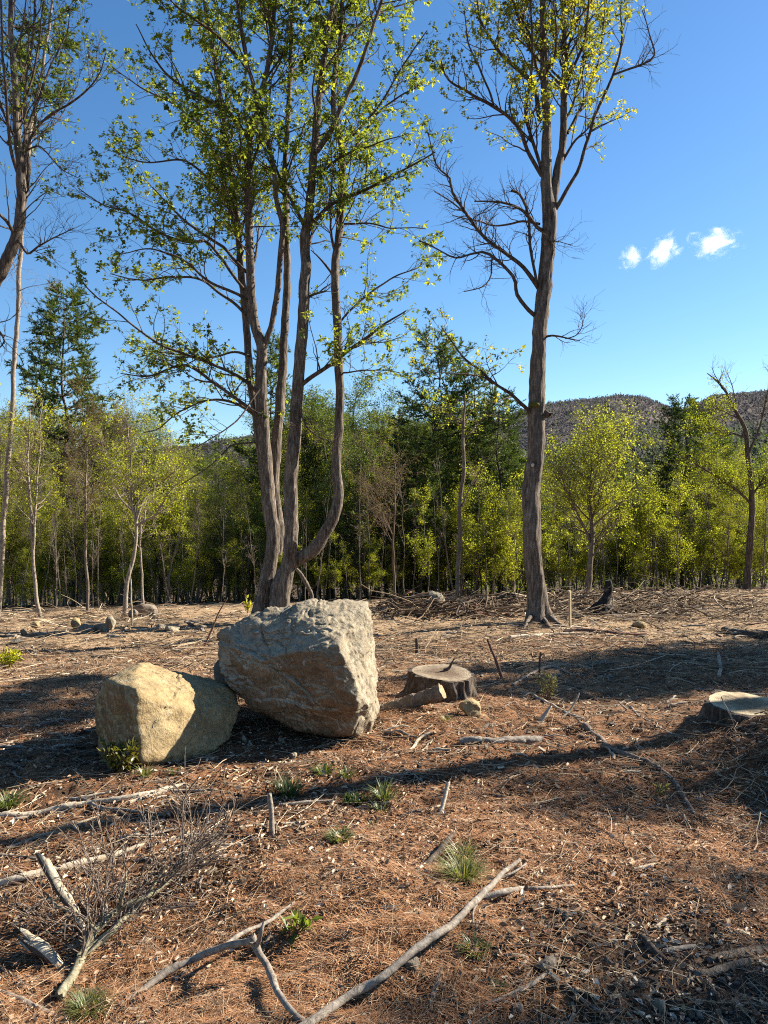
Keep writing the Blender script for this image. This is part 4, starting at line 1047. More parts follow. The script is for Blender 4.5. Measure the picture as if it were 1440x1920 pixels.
def plant(kind, px, Y, top=None, h=None, label=None, group=None, rng=RNG, var=None, wide=1.0):
    x = (px - 720) / FPX * Y; g = float(H(x, Y))
    if top is not None: h = ((CAMZ - (top - 960) / FPX * Y) - g) * (0.9 if kind in ('young', 'bud') else 0.98 if kind == 'green' else 1.0)
    j = int(rng.integers(len(K[kind]))) if var is None else var
    src = K[kind][j]
    key = (kind, j)
    if key in _used: o = copy_tree(src)
    else: o = src; _used[key] = 1
    s = h / KH[kind]
    o.location = (x, Y, g - 0.03); tl = 0.07 if kind in ('sap', 'pole') else 0.03
    o.rotation_euler = (rng.normal() * tl, rng.normal() * tl, rng.uniform(0, 2 * PI))
    o.scale = (s * wide, s * wide, s)
    tag(o, label, {'young': 'tree', 'bud': 'tree', 'green': 'tree', 'sap': 'sapling', 'pole': 'sapling', 'pine': 'pine tree', 'hem': 'conifer', 'shade': 'pine tree'}[kind], group)
    return o
# pines and other trees that stand out
plant('pine', 142, 37, 548, label='lone white pine rising above the wood at the left', var=0, wide=0.95)
plant('pine', 812, 33, 632, label='tallest pine of the central group, behind the straight slim trunk', var=1, wide=1.0)
plant('pine', 890, 33, 692, label='second pine of the central group, left of the tall maple', var=2, wide=1.0)
plant('pine', 946, 31, 742, label='lowest loose pine of the central group, nearest the tall maple', var=0, wide=1.1)
plant('hem', 765, 34, 740, label='dense dark conifer at the left of the central pines', var=0)
plant('hem', 845, 40, 755, label='dark conifer low between the central pines', var=1)
plant('pine', 1278, 34, 752, label='dark pine behind the pale green trees at the right, below the hill', var=0, wide=1.2)
plant('pine', 519, 40, 640, label='dark conifer showing between the stems of the many-stemmed maple', var=2, wide=0.8)
plant('green', 690, 36, 722, label='tall full green tree just right of the many-stemmed maple', var=0, wide=1.15)
plant('green', 622, 38, 735, label='full green tree seen through the many-stemmed maple', var=1, wide=1.1)
plant('green', 575, 36, 760, label='darker green tree behind the maple stems', var=2, wide=1.1)
plant('bud', 160, 31, 742, label='reddish budding tree with a fine bare crown below the lone pine', var=0, wide=0.95)
plant('bud', 232, 32, 738, label='budding tree with a fine brown crown right of the lone pine', var=1, wide=0.95)
plant('young', 405, 30, 850, label='round yellow-green tree left of the maple, in front of the far hill', var=0, wide=1.2)
plant('young', 1188, 33, 800, label='rounded yellow-green tree under the nearest hilltop', var=1, wide=1.1)
plant('young', 1335, 31, 788, label='pale green tree left of the crooked tree at the right edge', var=2, wide=1.2)

_SKX = [-200, 0, 60, 150, 200, 290, 330, 400, 470, 490, 560, 640, 690, 730, 760, 800, 870, 960, 980, 1040, 1100, 1150, 1200, 1250, 1300, 1360, 1440, 1650]
_SKY = [750, 735, 748, 742, 745, 760, 815, 842, 842, 805, 735, 725, 715, 740, 745, 750, 760, 785, 860, 850, 835, 835, 862, 850, 838, 815, 800, 800]
def zone(px):
    for lim, t in ((190, 'below the lone pine at the left'), (350, 'behind the left boulder'), (490, 'left of the many-stemmed maple'), (650, 'behind the many-stemmed maple'), (780, 'left of the central pines'), (980, 'around the central pines'), (1080, 'behind the tall maple at the right'), (1250, 'below the nearest hilltop')):
        if px < lim: return t
    return 'at the right end of the clearing'
KW = {'young': 'young yellow-green tree', 'bud': 'thin budding tree', 'green': 'darker green leafy tree', 'sap': 'leafy sapling', 'pole': 'bare pale sapling', 'pine': 'background pine', 'hem': 'dark background conifer'}
def weights(px):
    if px < 190: return dict(young=.62, bud=.36, green=.02)
    if px < 350: return dict(young=.72, bud=.26, green=.02)
    if px < 490: return dict(young=.85, bud=.05, green=.10)
    if px < 650: return dict(green=.42, young=.53, hem=.05)
    if px < 780: return dict(green=.5, young=.35, hem=.15)
    if px < 980: return dict(pine=.3, hem=.25, young=.3, green=.15)
    return dict(young=.88, green=.04, bud=.08)
rng = np.random.default_rng(77)
for row, (Y0, n) in enumerate(((28.5, 24), (32, 26), (36, 28), (41, 28), (47, 28), (54, 28))):
    for i in range(n):
        px = -90 + (i + rng.uniform(0.1, 0.9)) / n * 1640
        Y = Y0 + rng.uniform(-1.3, 1.3)
        w = weights(px); kind = rng.choice(list(w), p=list(w.values()))
        top = np.interp(px, _SKX, _SKY) + (rng.uniform(15, 110) if row < 2 else rng.uniform(0, 60))
        x = (px - 720) / FPX * Y
        if row == 0: top += rng.uniform(20, 90)
        lab = (nth((row, KW[kind], zone(px))) + ' ' + KW[kind] + ' from left, ' + ('front' if row == 0 else 'second') + ' row ' + zone(px)) if row < 2 else KW[kind] + ' in the wood ' + zone(px)
        plant(kind, px, Y, top, label=lab, group=KW[kind] + 's ' + zone(px), rng=rng, wide=rng.uniform(0.9, 1.2))
for row, (Y0, n, kinds) in enumerate(((62, 26, ('green', 'young')), (72, 26, ('green', 'hem', 'young')), (84, 26, ('young', 'green')))):
    for i in range(n):
        px = -90 + (i + rng.uniform(0.1, 0.9)) / n * 1640
        kind = kinds[int(rng.integers(len(kinds)))]
        top = np.interp(px, _SKX, _SKY) + rng.uniform(30, 110)
        plant(kind, px, Y0 + rng.uniform(-3, 3), top, label=KW[kind] + ' in the wood ' + zone(px), group=KW[kind] + 's ' + zone(px), rng=rng, wide=rng.uniform(1.3, 1.8))
for i in range(70):
    px = -60 + (i + rng.uniform(0, 1)) / 70 * 1580
    plant('sap', px, rng.uniform(34, 50), h=rng.uniform(3.0, 5.5), label='leafy sapling deeper in the wood ' + zone(px), group='deeper leafy saplings ' + zone(px), rng=rng, wide=rng.uniform(1.1, 1.6))
# undergrowth along the edge of the wood
for i in range(130):
    px = -60 + (i + rng.uniform(0, 1)) / 130 * 1580
    Y = rng.uniform(25.5, 33.0)
    plant('sap', px, Y, h=rng.uniform(1.6, 4.4), label=nth(('s', zone(px))) + ' leafy sapling from left, wood edge ' + zone(px), group='leafy saplings ' + zone(px), rng=rng, wide=rng.uniform(0.9, 1.3))
for i in range(110):
    px = -30 + (i + rng.uniform(0, 1)) / 110 * 1500
    Y = rng.uniform(23.8, 30.0) if px < 600 else rng.uniform(25.5, 31)
    plant('pole', px, Y, h=rng.uniform(1.5, 5.0), label=nth(('p', zone(px))) + ' bare pale sapling from left, wood edge ' + zone(px), group='bare saplings ' + zone(px), rng=rng)
# low leafy growth that fills the wood behind
rng = np.random.default_rng(404)
for nm, mt, n, y0, y1, hm, sz in (('undergrowth', M['leaf_young'], 9000, 30, 46, 2.4, 0.09), ('undergrowth', M['leaf_green'], 22000, 40, 78, 3.4, 0.16)):
    y = rng.uniform(y0, y1, n); x = rng.uniform(-0.56, 0.62, n) * y
    k = rng.integers(0, 420, n)                                   # gathered into bushes
    cx = rng.uniform(-0.56, 0.62, 420); cy = rng.uniform(y0, y1, 420); ch = rng.uniform(0.35, 1, 420) * hm
    y = cy[k] + rng.normal(size=n) * 0.8; x = cx[k] * cy[k] + rng.normal(size=n) * 0.9
    z = H(x, y) + ch[k] * rng.uniform(0.02, 1, n)
    mb = MB(); leaves(mb, np.stack([x, y, z], -1), unit(rng.normal(size=(n, 3))), unit(np.array([0, 0, 1.0]) + rng.normal(size=(n, 3)) * 0.6), sz * rng.uniform(0.6, 1.3, n), np.clip(0.45 + 0.2 * rng.normal(size=n), 0, 1), plain_leaf(0.75))
    tag(mb.build(nm, mt, smooth=False), kind='stuff')
# trees that stand to the right, outside the view, and shade the clearing
def shade(kind, x, y, h, wide=1.0, var=0):
    o = plant(kind, 720 + x / y * FPX, y, h=h, label='leafy tree standing beside the clearing, out of view', var=var, wide=wide, group='trees beside the clearing')
    return o
SHADE = [('green', 14.0, 13.7, 10.0, 0.75, 0), ('hem', 12.6, 12.1, 7.6, 1.3, 1), ('hem', 15.5, 13.4, 8.8, 1.3, 0), ('hem', 13.4, 13.3, 8.4, 1.3, 1), ('hem', 15.0, 14.6, 9.2, 1.2, 0), ('hem', 11.3, 11.4, 7.0, 1.3, 0), ('shade', 8.9, 8.52, 15.0, 1.0, 0), ('shade', 10.9, 12.5, 12.2, 1.2, 0), ('green', 9.5, 6.0, 8.0, 0.8, 0), ('green', 10.5, 5.2, 9.0, 0.9, 1), ('green', 8.6, 7.3, 4.9, 1.2, 2)]
for s_ in SHADE: shade(*s_)
for kk, lst in K.items():                       # kinds that were never planted leave nothing behind
    for j, o in enumerate(lst):
        if (kk, j) not in _used:
            for ch in list(o.children): bpy.data.objects.remove(ch)
            bpy.data.objects.remove(o)

# ------------------------------------------------------------------ the two boulders
def hull_planes(pts):
    bm = bmesh.new()
    for p in pts: bm.verts.new(p)
    bmesh.ops.convex_hull(bm, input=bm.verts)
    bm.normal_update()
    c = np.mean([tuple(p) for p in pts], 0)
    Ns, Ds = [], []
    for f in bm.faces:
        n = np.array(f.normal); 
        if f.calc_area() < 1e-6: continue
        d = np.dot(np.array(f.verts[0].co) - c, n)
        if d < 0: n, d = -n, -d
        if any(np.dot(n, m) > 0.985 for m in Ns): continue
        Ns.append(n); Ds.append(d)
    bm.free()
    return c, np.array(Ns), np.array(Ds)
def boulder(name, pts, mat, label, seed, sub=7, p=150, amp=0.05, dents=(), terr=0.02, group=None, chips=16):
    c, N, D = hull_planes(pts)
    v, f = ico(sub)
    s = np.maximum(v @ N.T, 0) / D[None]
    r = (s ** p).sum(1) ** (-1.0 / p)
    rg = np.random.default_rng(seed)
    CN = unit(rg.normal(size=(chips, 3))); V0 = v * r[:, None]
    CD = (V0 @ CN.T).max(0) * rg.uniform(0.93, 0.985, chips)
    for n_, d_ in zip(CN, CD):
        t_ = v @ n_
        r = np.where(t_ > 1e-3, np.minimum(r, d_ / np.maximum(t_, 1e-3)), r)
    V = v * r[:, None]
    size = float(np.mean(r))
    q = V / size
    n1 = fbm(q * 1.7, 4, seed); n2 = fbm(q * 5.0, 4, seed + 3); n3 = fbm(q * 15, 3, seed + 6)
    t = fbm(q * np.array([2.6, 2.6, 3.4]), 3, seed + 9) * 5
    fl = np.floor(t); te = fl + sstep(0.30, 0.55, t - fl)
    rid = 1 - np.abs(fbm(q * 3.1, 3, seed + 12)) * 3.0
    disp = amp * (n1 * 0.9 + 0.45 * n2 + 0.17 * n3) + terr * te * 0.55 - 0.020 * sstep(0.80, 1.0, rid)
    n4 = fbm(q * 42, 2, seed + 20)
    disp = disp + 0.006 * n4
    for gi in range(6):                              # a few cracks right through the rock
        gn = unit(rg.normal(size=3)); off = rg.uniform(-0.45, 0.45)
        dd = np.abs(q @ gn - off + 0.07 * fbm(q * 3.3, 3, seed + 30 + gi))
        on = sstep(-0.05, 0.15, fbm(q * 1.9, 2, seed + 50 + gi))
        disp = disp - 0.028 * np.exp(-(dd / 0.010) ** 2) * on + 0.012 * np.sign(q @ gn - off) * np.exp(-dd / 0.12) * on
    V = V + v * (disp * size)[:, None]
    V = V + c
    for (dp, rad, dep, dn) in dents:
        w = np.exp(-(((V - np.array(dp)) / np.array(rad)) ** 2).sum(1))
        V = V + np.array(dn) * (dep * w)[:, None]
    base = np.array([c[0], c[1], V[:, 2].min()])
    mb = MB(); mb.add(V - base, f)
    o = mb.build(name, mat)
    o.location = base
    return tag(o, label, 'boulder', group)
big = [P(*a) for a in [(614, 1185, 5.55), (640, 1208, 5.36), (668, 1290, 5.34), (662, 1376, 5.55), (645, 1384, 5.60),
                       (690, 1136, 6.05), (703, 1240, 6.0), (704, 1300, 5.95), (697, 1382, 5.8), (624, 1122, 5.98), (684, 1127, 6.3), (600, 1138, 5.86),
                       (424, 1196, 5.9), (470, 1162, 5.92), (540, 1146, 5.92), (414, 1252, 5.75), (420, 1280, 5.66), (446, 1306, 5.68), (420, 1184, 5.95), (455, 1154, 6.0), (540, 1355, 5.62), (600, 1378, 5.6),
                       (510, 1230, 5.50), (575, 1220, 5.40), (450, 1240, 5.64), (680, 1150, 6.95), (695, 1376, 6.7), (450, 1200, 6.8), (560, 1360, 6.7), (460, 1290, 6.6)]]
boulder('boulder', big, M['rock'], 'larger grey-tan angular boulder, tipped against the smaller one, bright on its right side', 4, amp=0.030, terr=0.036, chips=9,
        dents=[(P(653, 1208, 5.62), (0.07, 0.10, 0.06), 0.08, (-0.75, 0.5, 0)), (P(445, 1265, 5.75), (0.12, 0.14, 0.10), 0.10, (0.3, 0.95, 0)), (P(480, 1190, 5.95), (0.10, 0.2, 0.06), 0.05, (0, 0.5, -0.8)),
               (P(540, 1300, 5.6), (0.16, 0.14, 0.14), 0.035, (0, 1, 0)), (P(600, 1300, 5.5), (0.10, 0.14, 0.12), -0.03, (0, 1, 0))])
small = [P(*a) for a in [(262, 1436, 4.86), (246, 1292, 4.95), (196, 1272, 5.35), (184, 1405, 5.35), (182, 1312, 5.4), (238, 1250, 5.55), (272, 1243, 5.6), (330, 1260, 5.75), (400, 1276, 5.9), (440, 1290, 5.8),
                         (452, 1325, 5.68), (428, 1388, 5.45), (380, 1420, 5.2), (300, 1438, 4.94), (240, 1400, 4.98), (200, 1290, 6.0), (200, 1400, 6.0), (420, 1300, 6.2), (420, 1390, 6.0), (300, 1256, 6.1), (340, 1330, 5.16), (390, 1345, 5.36)]]
boulder('boulder', small, M['rock_gold'], 'smaller golden boulder at the left, half in the shade of the larger one', 17, amp=0.034, terr=0.020, sub=6,
        dents=[(P(262, 1270, 5.1), (0.10, 0.12, 0.05), 0.04, (0.2, 0.7, -0.5)), (P(300, 1335, 5.0), (0.35, 0.2, 0.012), 0.02, (0, 1, 0)), (P(228, 1360, 5.1), (0.04, 0.1, 0.14), 0.05, (0.5, 0.8, 0))])
# a grey slab peeping out behind the two
back = [P(*a) for a in [(400, 1250, 6.7), (402, 1285, 6.7), (420, 1225, 6.75), (470, 1215, 6.8), (490, 1290, 6.6), (400, 1255, 7.0), (480, 1225, 7.0), (410, 1292, 6.95)]]
boulder('boulder', back, M['rock_grey'], 'low grey rock showing behind the gap between the two boulders', 23, sub=4, amp=0.05)

# ------------------------------------------------------------------ lesser stones
def stone(px, py, w, h, label, seed, mat=None, group=None, depth=1.0, name='stone', sink=0.32, sub=3, cat='stone'):
    rng = np.random.default_rng(seed)
    g = G(px, py)
    s = g.y / FPX
    v, f = ico(sub)
    N = unit(rng.normal(size=(12, 3))); D = rng.uniform(0.62, 1.0, 12)
    r = ((np.maximum(v @ N.T, 0) / D) ** 40).sum(1) ** (-1 / 40)
    r = np.clip(r, 0, 1.25) * (1 + 0.10 * fbm(v * 2.3, 3, seed % 50) + 0.04 * vnoise(v * 9, seed % 31))
    V = v * r[:, None] * np.array([w / 2 * s, w / 2 * s * depth, h * s / (2 - sink * 2 + 1e-6) * 1.0])
    z0 = V[:, 2].min()
    V[:, 2] -= z0 + sink * h * s
    a = rng.uniform(-0.35, 0.35)
    V[:, :2] = V[:, :2] @ np.array([[math.cos(a), -math.sin(a)], [math.sin(a), math.cos(a)]])
    mb = MB(); mb.add(V, f)
    o = mb.build(name, mat or M['rock_grey'], smooth=sub > 3)
    o.location = g + Vector((0, w / 2 * s * depth * 0.8, 0))
    return tag(o, label, cat, group)
stone(818, 1138, 46, 20, 'pale flat rock beside the straight slim trunk', 1, M['rock'])
stone(851, 1137, 32, 15, 'low brown rock just right of the straight slim trunk', 2)
stone(911, 1137, 26, 15, 'small rounded tan rock left of the tall maple', 3, M['rock_gold'])
stone(266, 1156, 37, 25, 'heaped grey rock pile at the foot of the crooked young tree', 4, M['rock_grey'], sub=4)
stone(246, 1158, 18, 11, 'grey rock leaning on the left side of the rock pile', 5)
stone(284, 1160, 17, 8, 'small grey rock on the right side of the rock pile', 6)
stone(63, 1177, 14, 9, 'orange-brown stone near the left edge of the clearing', 7, M['rock_gold'])
stone(140, 1180, 20, 15, 'upright brown stone at the left end of the stone row', 8, M['rock_gold'])
stone(158, 1186, 25, 14, 'dark round stone second in the stone row', 9)
stone(186, 1186, 25, 18, 'dark shaded block in the middle of the stone row', 10)
stone(206, 1182, 20, 21, 'upright pale block at the right end of the stone row', 11, M['rock'])
stone(42, 1192, 13, 8, 'small dark stone left of the stone row', 12)
stone(70, 1194, 28, 6, 'flat dark stone below the orange-brown stone', 13)
stone(26, 1208, 23, 7, 'flat pale stone nearest the left edge of the clearing', 14, M['rock'])
stone(300, 1180, 25, 8, 'broken brown stone right of the stone row', 15)
stone(322, 1184, 25, 10, 'pale slab of stone behind the left boulder', 16, M['rock'])
stone(376, 1182, 20, 8, 'grey stone left of the big boulder top, in the far litter', 17)
stone(884, 1346, 42, 28, 'smooth tan stone at the foot of the upright stump', 18, M['rock_gold'], depth=1.3)
stone(772, 1828, 28, 26, 'round grey stone beside the long foreground branch', 19, M['rock_grey'])
stone(1031, 1822, 40, 12, 'flat grey stone beside the two bottom sticks', 20)
stone(1240, 1906, 32, 18, 'largest pale stone in the gravel at the bottom', 21, M['rock'])
stone(1283, 1900, 14, 12, 'small tan pebble right of the largest gravel stone', 22, M['rock_gold'])
stone(548, 1424, 18, 9, 'small pale stone in front of the big boulder', 23, M['rock'])
stone(455, 1395, 14, 12, 'pale stone in the shade between the two boulders', 24, M['rock'])
stone(526, 1398, 16, 14, 'pale broken stone in the shade under the big boulder', 25, M['rock'])
stone(1204, 1852, 14, 11, 'small grey stone above the largest gravel stone', 26)
stone(1140, 1812, 16, 12, 'grey stone in the gravel below the yellow wood chip', 27)
stone(1085, 1805, 14, 10, 'tan stone at the left end of the gravel', 28, M['rock_gold'])
stone(1160, 1855, 12, 9, 'dull stone in the middle of the gravel', 29)
stone(975, 1905, 22, 14, 'grey stone under the two bottom sticks', 30)
stone(1200, 1178, 26, 14, 'mossy brown stone with a dark hollow, at the right of the clearing', 31, M['rock_gold'])

# ------------------------------------------------------------------ stumps and logs
def disc(ring, seed, amp=0.01, dome=0.0, nr=9):
    """a sawn face: rings of vertices inside an outline, uneven"""
    ring = np.asarray(ring); k = len(ring); c = ring.mean(0)
    V = []; 
    for i in range(nr):
        t = 1 - i / nr
        V.append(c + (ring - c) * t)
    V = np.concatenate(V + [c[None]])
    V[k:, 2] += amp * fbm(V[k:] * 9, 3, seed)
    F = []
    i = np.arange(k); j = (i + 1) % k
    for a in range(nr - 1): F.append(np.stack([a * k + i, a * k + j, (a + 1) * k + j, (a + 1) * k + i], -1))
    F3 = np.stack([(nr - 1) * k + i, (nr - 1) * k + j, np.full(k, nr * k)], -1)
    return V, np.concatenate(F), F3
def stump(px, py, topy, wpx, label, seed, bark, cut, flare=0.35, tilt=(0, 0), roots=4, jag=0.0):
    g = G(px, py); s = g.y / FPX; R = wpx * s / 2
    Y = g.y + R * 0.75; x = (px - 720) / FPX * Y
    z0 = float(H(x, Y)) - 0.05
    ztop = CAMZ - (topy - 960) / FPX * Y
    root = empty('tree_stump', (x, Y, z0)); tag(root, label, 'tree stump')
    k = 110; n = 30; a = np.arange(k) * 2 * PI / k
    hh = np.linspace(0, ztop - z0, n)
    prof = 1 + flare * np.exp(-hh / 0.10)
    lob = 1 + 0.10 * np.cos(3 * a + seed) + 0.07 * np.cos(5 * a + 2 * seed)
    Vb = np.stack([np.cos(a)[None] * R * prof[:, None] * lob[None], np.sin(a)[None] * R * prof[:, None] * lob[None], np.repeat(hh[:, None], k, 1)], -1)
    d = barkify(Vb.reshape(-1, 3), 1.0, 16, 3.0, seed).reshape(n, k)
    f2 = fbm(Vb.reshape(-1, 3) * 4, 3, seed).reshape(n, k)
    sc = 1 + 0.17 * d + 0.06 * f2 + (flare * 0.5) * np.exp(-hh / 0.07)[:, None] * np.cos(roots * a + 1.3)[None]
    Vb[..., :2] *= sc[..., None]
    Vb[..., 2] += (tilt[0] * Vb[..., 0] + tilt[1] * Vb[..., 1]) * (hh / hh[-1])[:, None]
    Vb[-1, :, 2] += jag * fbm(Vb[-1] * 12, 2, seed)
    i = np.arange(n * k).reshape(n, k)
    F = np.stack([i[:-1], np.roll(i[:-1], -1, 1), np.roll(i[1:], -1, 1), i[1:]], -1).reshape(-1, 4)
    rad = np.hypot(Vb[-1, :, 0], Vb[-1, :, 1])
    rad = np.convolve(np.concatenate([rad[-12:], rad, rad[:12]]), np.ones(25) / 25, 'valid') * 0.925
    ring = np.stack([np.cos(a) * rad, np.sin(a) * rad, Vb[-1, :, 2] + 0.004], -1)
    mb = MB(); mb.add(Vb.reshape(-1, 3), F)
    ii = np.arange(k); jj = (ii + 1) % k
    mb.add(np.concatenate([Vb[-1], ring]), np.stack([ii, jj, jj + k, ii + k], -1)); mb.build('bark', bark, root)
    V, F4, F3 = disc(ring, seed, 0.012)
    mb = MB(); mb.add(V, F4, np.concatenate([np.repeat(1 - np.arange(9) / 9.0, k), [0.0]])); mb.f3.append(F3); mb.m3.append(np.zeros(len(F3), np.int32)); mb.build('sawn_top', cut, root)
    return root, Vector((x, Y, ztop)), R
s1, top1, R1_ = stump(830, 1312, 1261, 116, 'thick-barked stump right of the big boulder, with a twig on its sawn top', 3, M['bark_dark'], M['cut_grey'], 0.32, (-0.05, 0.06))
s2, top2, R2_ = stump(1405, 1342, 1321, 150, 'low freshly pale stump on the bank at the right edge', 8, M['bark_dark'], M['cut_wood'], 0.12, (-0.03, 0.05), jag=0.008)

def tube_obj(name, q, r, mat, label, cat, k=9, seed=0, group=None, bark=0.12, capm=None, parent=None):
    c = q[0].copy()
    V, F = tubes(q, r, k)
    V = V + unit(V - np.repeat(q, k, 0)) * ((barkify(V, bark * 1.4, 30, 30, seed) + 0.24 * fbm(V * 14 + seed, 3, seed % 40) + 0.16 * fbm(V * 55, 2, seed % 40)) * np.repeat(r, k))[:, None]
    if capm is None:                                  # snapped, splintered ends
        jr = np.random.default_rng(seed)
        V = V.reshape(len(q), k, 3)
        V[0] -= (q[1] - q[0]) / max(np.linalg.norm(q[1] - q[0]), 1e-6) * (jr.uniform(-0.2, 1.6, k) * r[0])[:, None]
        V[-1] += (q[-1] - q[-2]) / max(np.linalg.norm(q[-1] - q[-2]), 1e-6) * (jr.uniform(-0.2, 2.0, k) * r[-1])[:, None]
        V = V.reshape(-1, 3)
    ring = V.reshape(len(q), k, 3)
    mb = MB(); mb.add(V - c, F)
    mats = [mat] + ([capm] if capm else [])
    ends = MB()
    for rg, fl in ((ring[0], True), (ring[-1], False)):
        cv, cf = cap_fan(rg, fl); (ends if capm else mb).add(cv - c, cf)
    o = mb.build(name, mats[:1])
    if capm: ends.build('sawn_ends', capm, o)
    if parent is None:
        o.location = c
        return tag(o, label, cat, group)
    o.parent = parent; o.location = Vector(c) - parent.location
    return o
def ground_path(pts, w, lift=0.0, wig=0.012, seed=0, sp=0.03):
    if max(w) > 8: sp = 0.014
    """centre line lying on the ground under pixel points; lift: metres above rest, one value per point or one for all"""
    n = len(pts); ww = np.interp(np.linspace(0, 1, n), np.linspace(0, 1, len(w)), w)
    lf = np.full(n, lift) if np.isscalar(lift) else np.interp(np.linspace(0, 1, n), np.linspace(0, 1, len(lift)), lift)
    P3, rr = [], []
    for i, p in enumerate(pts):
        g = G(p[0], p[1] + 0.001)
        # a raised point is nearer to the viewer than the ground it hides
        if lf[i] > 0:
            t = lf[i] / max(CAMZ - g.z, 0.2)
            g = Vector((g.x * (1 - t), g.y * (1 - t), g.z + (CAMZ - g.z) * t))
        r = max(0.0025, ww[i] / 2 / FPX * g.y)
        P3.append(g + Vector((0, 0, r * 0.3))); rr.append(r)
    q, r = smooth_path(P3, rr, sp, wig, seed=seed)
    if np.isscalar(lift) and lift == 0:
        z = H(q[:, 0], q[:, 1]) + r * 0.25
        q[:, 2] = np.maximum(q[:, 2], z)
        if len(q) > 4:
            ker = np.ones(5) / 5; zz = np.convolve(np.pad(q[:, 2], 2, 'edge'), ker, 'valid'); q[:, 2] = np.maximum(zz, H(q[:, 0], q[:, 1]) + r * 0.2)
    return q, r
_ns = [0]
def stick(pts, w, mat, label, lift=0.0, name='fallen_branch', cat='branch', group=None, wig=0.015, k=8, forks=(), capm=None, twigs=0):
    _ns[0] += 1; sd = 300 + _ns[0]
    q, r = ground_path(pts, w, lift, wig, sd)
    if max(w) > 8: k = max(k, 14)
    if not forks and not twigs:
        return tube_obj(name, q, r, mat, label, cat, k, sd, group, capm=capm)
    root = empty(name, q[0]); tag(root, label, cat, group)
    tube_obj('main_limb', q, r, mat, None, None, k, sd, None, capm=capm, parent=root)
    for j, fk in enumerate(forks):
        fq, fr = ground_path(fk[0], fk[1], fk[2] if len(fk) > 2 else lift, wig, sd + 40 + j)
        tube_obj('side_limb', fq, fr, mat, None, None, 12 if max(fk[1]) > 8 else 7, sd + j, None, parent=root)
    if twigs:
        rng = np.random.default_rng(sd)
        a, b = resample(q, r, 12)
        P2, R2 = spawn(rng, a[None], b[None], twigs, 0.25, 1, 0.42, 1.0, 0.22, 0.22, 8, 0.3, 0.0, 0.9, 0.45, 0.02, 0.35, 0.0032)
        V, F = tubes(P2, np.maximum(R2, 0.0024), 4)
        P3, R3 = spawn(rng, P2, R2, twigs * 5, 0.2, 1, 0.22, 0.7, 0.08, 0.25, 6, 0.6, 0.0, 0.8, 0.35, 0.01, 0.4, 0.0018)
        mb = MB(); mb.add(V - q[0], F); V, F = tubes(P3, np.maximum(R3, 0.0016), 3); mb.add(V - q[0], F)
        tag(mb.build('twigs', M['twig_brown'], root), kind='stuff')
    return root

SG, SP_, SD, SR, SL = M['stick_grey'], M['stick_pale'], M['stick_dark'], M['stick_red'], M['stick_lichen']
# log leaning past the stump, log in the litter
tube_obj('log', *smooth_path([P(690, 1338, 6.35), P(745, 1325, 6.32), P(790, 1309, 6.28), P(828, 1296, 6.24)], [0.052, 0.056, 0.058, 0.060], 0.015, 0.012, seed=2), M['bark_forest'],
         'barked log with a pale sawn end, leaning in front of the upright stump', 'log', 28, 5, bark=0.16, capm=M['cut_wood'])
stick([(862, 1394), (940, 1392), (1017, 1390)], (13, 14, 15), SG, 'straight grey log lying below the fern', name='log', cat='log', capm=M['cut_wood'], k=12, lift=0.0)
tube_obj('log', *smooth_path([P(1418, 1340, 5.6), P(1440, 1350, 5.5), P(1475, 1362, 5.4)], [0.036, 0.04, 0.042], 0.03, 0.01, seed=2), M['stick_dark'],
         'short dark log end below the low pale stump', 'log', 12, 6, bark=0.1, capm=M['cut_wood'])
# twig lying on the upright stump
tq, tr = smooth_path([top1 + Vector((0.02, 0.05, 0.012)), top1 + Vector((0.06, 0.06, 0.02)), top1 + Vector((0.09, 0.06, 0.085)), top1 + Vector((0.115, 0.07, 0.125))], [0.016, 0.014, 0.008, 0.004], 0.015, 0.006)
tube_obj('broken_twig', tq, tr, SD, 'dark broken twig lying on the sawn top of the thick-barked stump', 'twig', 7, 3)

# foreground branches
stick([(212, 1892), (310, 1828), (370, 1797), (425, 1774), (468, 1768)], (9, 13, 13, 12, 13), SG, 'long grey V-shaped branch lying in the front, its elbow raised', lift=(0.0, 0.03, 0.05, 0.10, 0.13),
      forks=[([(474, 1768), (485, 1788), (500, 1812), (520, 1860), (545, 1900), (578, 1925)], (15, 13, 12, 12), (0.13, 0.10, 0.05, 0.0)), ([(425, 1772), (465, 1748), (500, 1730), (548, 1696)], (9, 7, 5), (0.10, 0.05, 0.02)), ([(482, 1774), (488, 1752), (493, 1732)], (9, 7, 5), (0.13, 0.18, 0.2))])
stick([(556, 1935), (620, 1895), (680, 1858), (720, 1833), (795, 1772), (840, 1742), (890, 1690), (920, 1660), (945, 1638), (975, 1614)], (16, 15, 13, 11, 6), SG, 'longest pale grey branch slanting up from the bottom middle', lift=(0.02, 0.04, 0.05, 0.06, 0.05, 0.02),
      forks=[([(912, 1684), (945, 1676), (980, 1668), (1015, 1667), (1078, 1660)], (11, 10, 8, 4), (0.04, 0.03, 0.01)), ([(905, 1678), (935, 1650), (960, 1638), (988, 1622)], (7, 5, 3), (0.05, 0.03)), ([(895, 1690), (888, 1715), (893, 1738)], (5, 4, 3), (0.05, 0.0))], k=10)
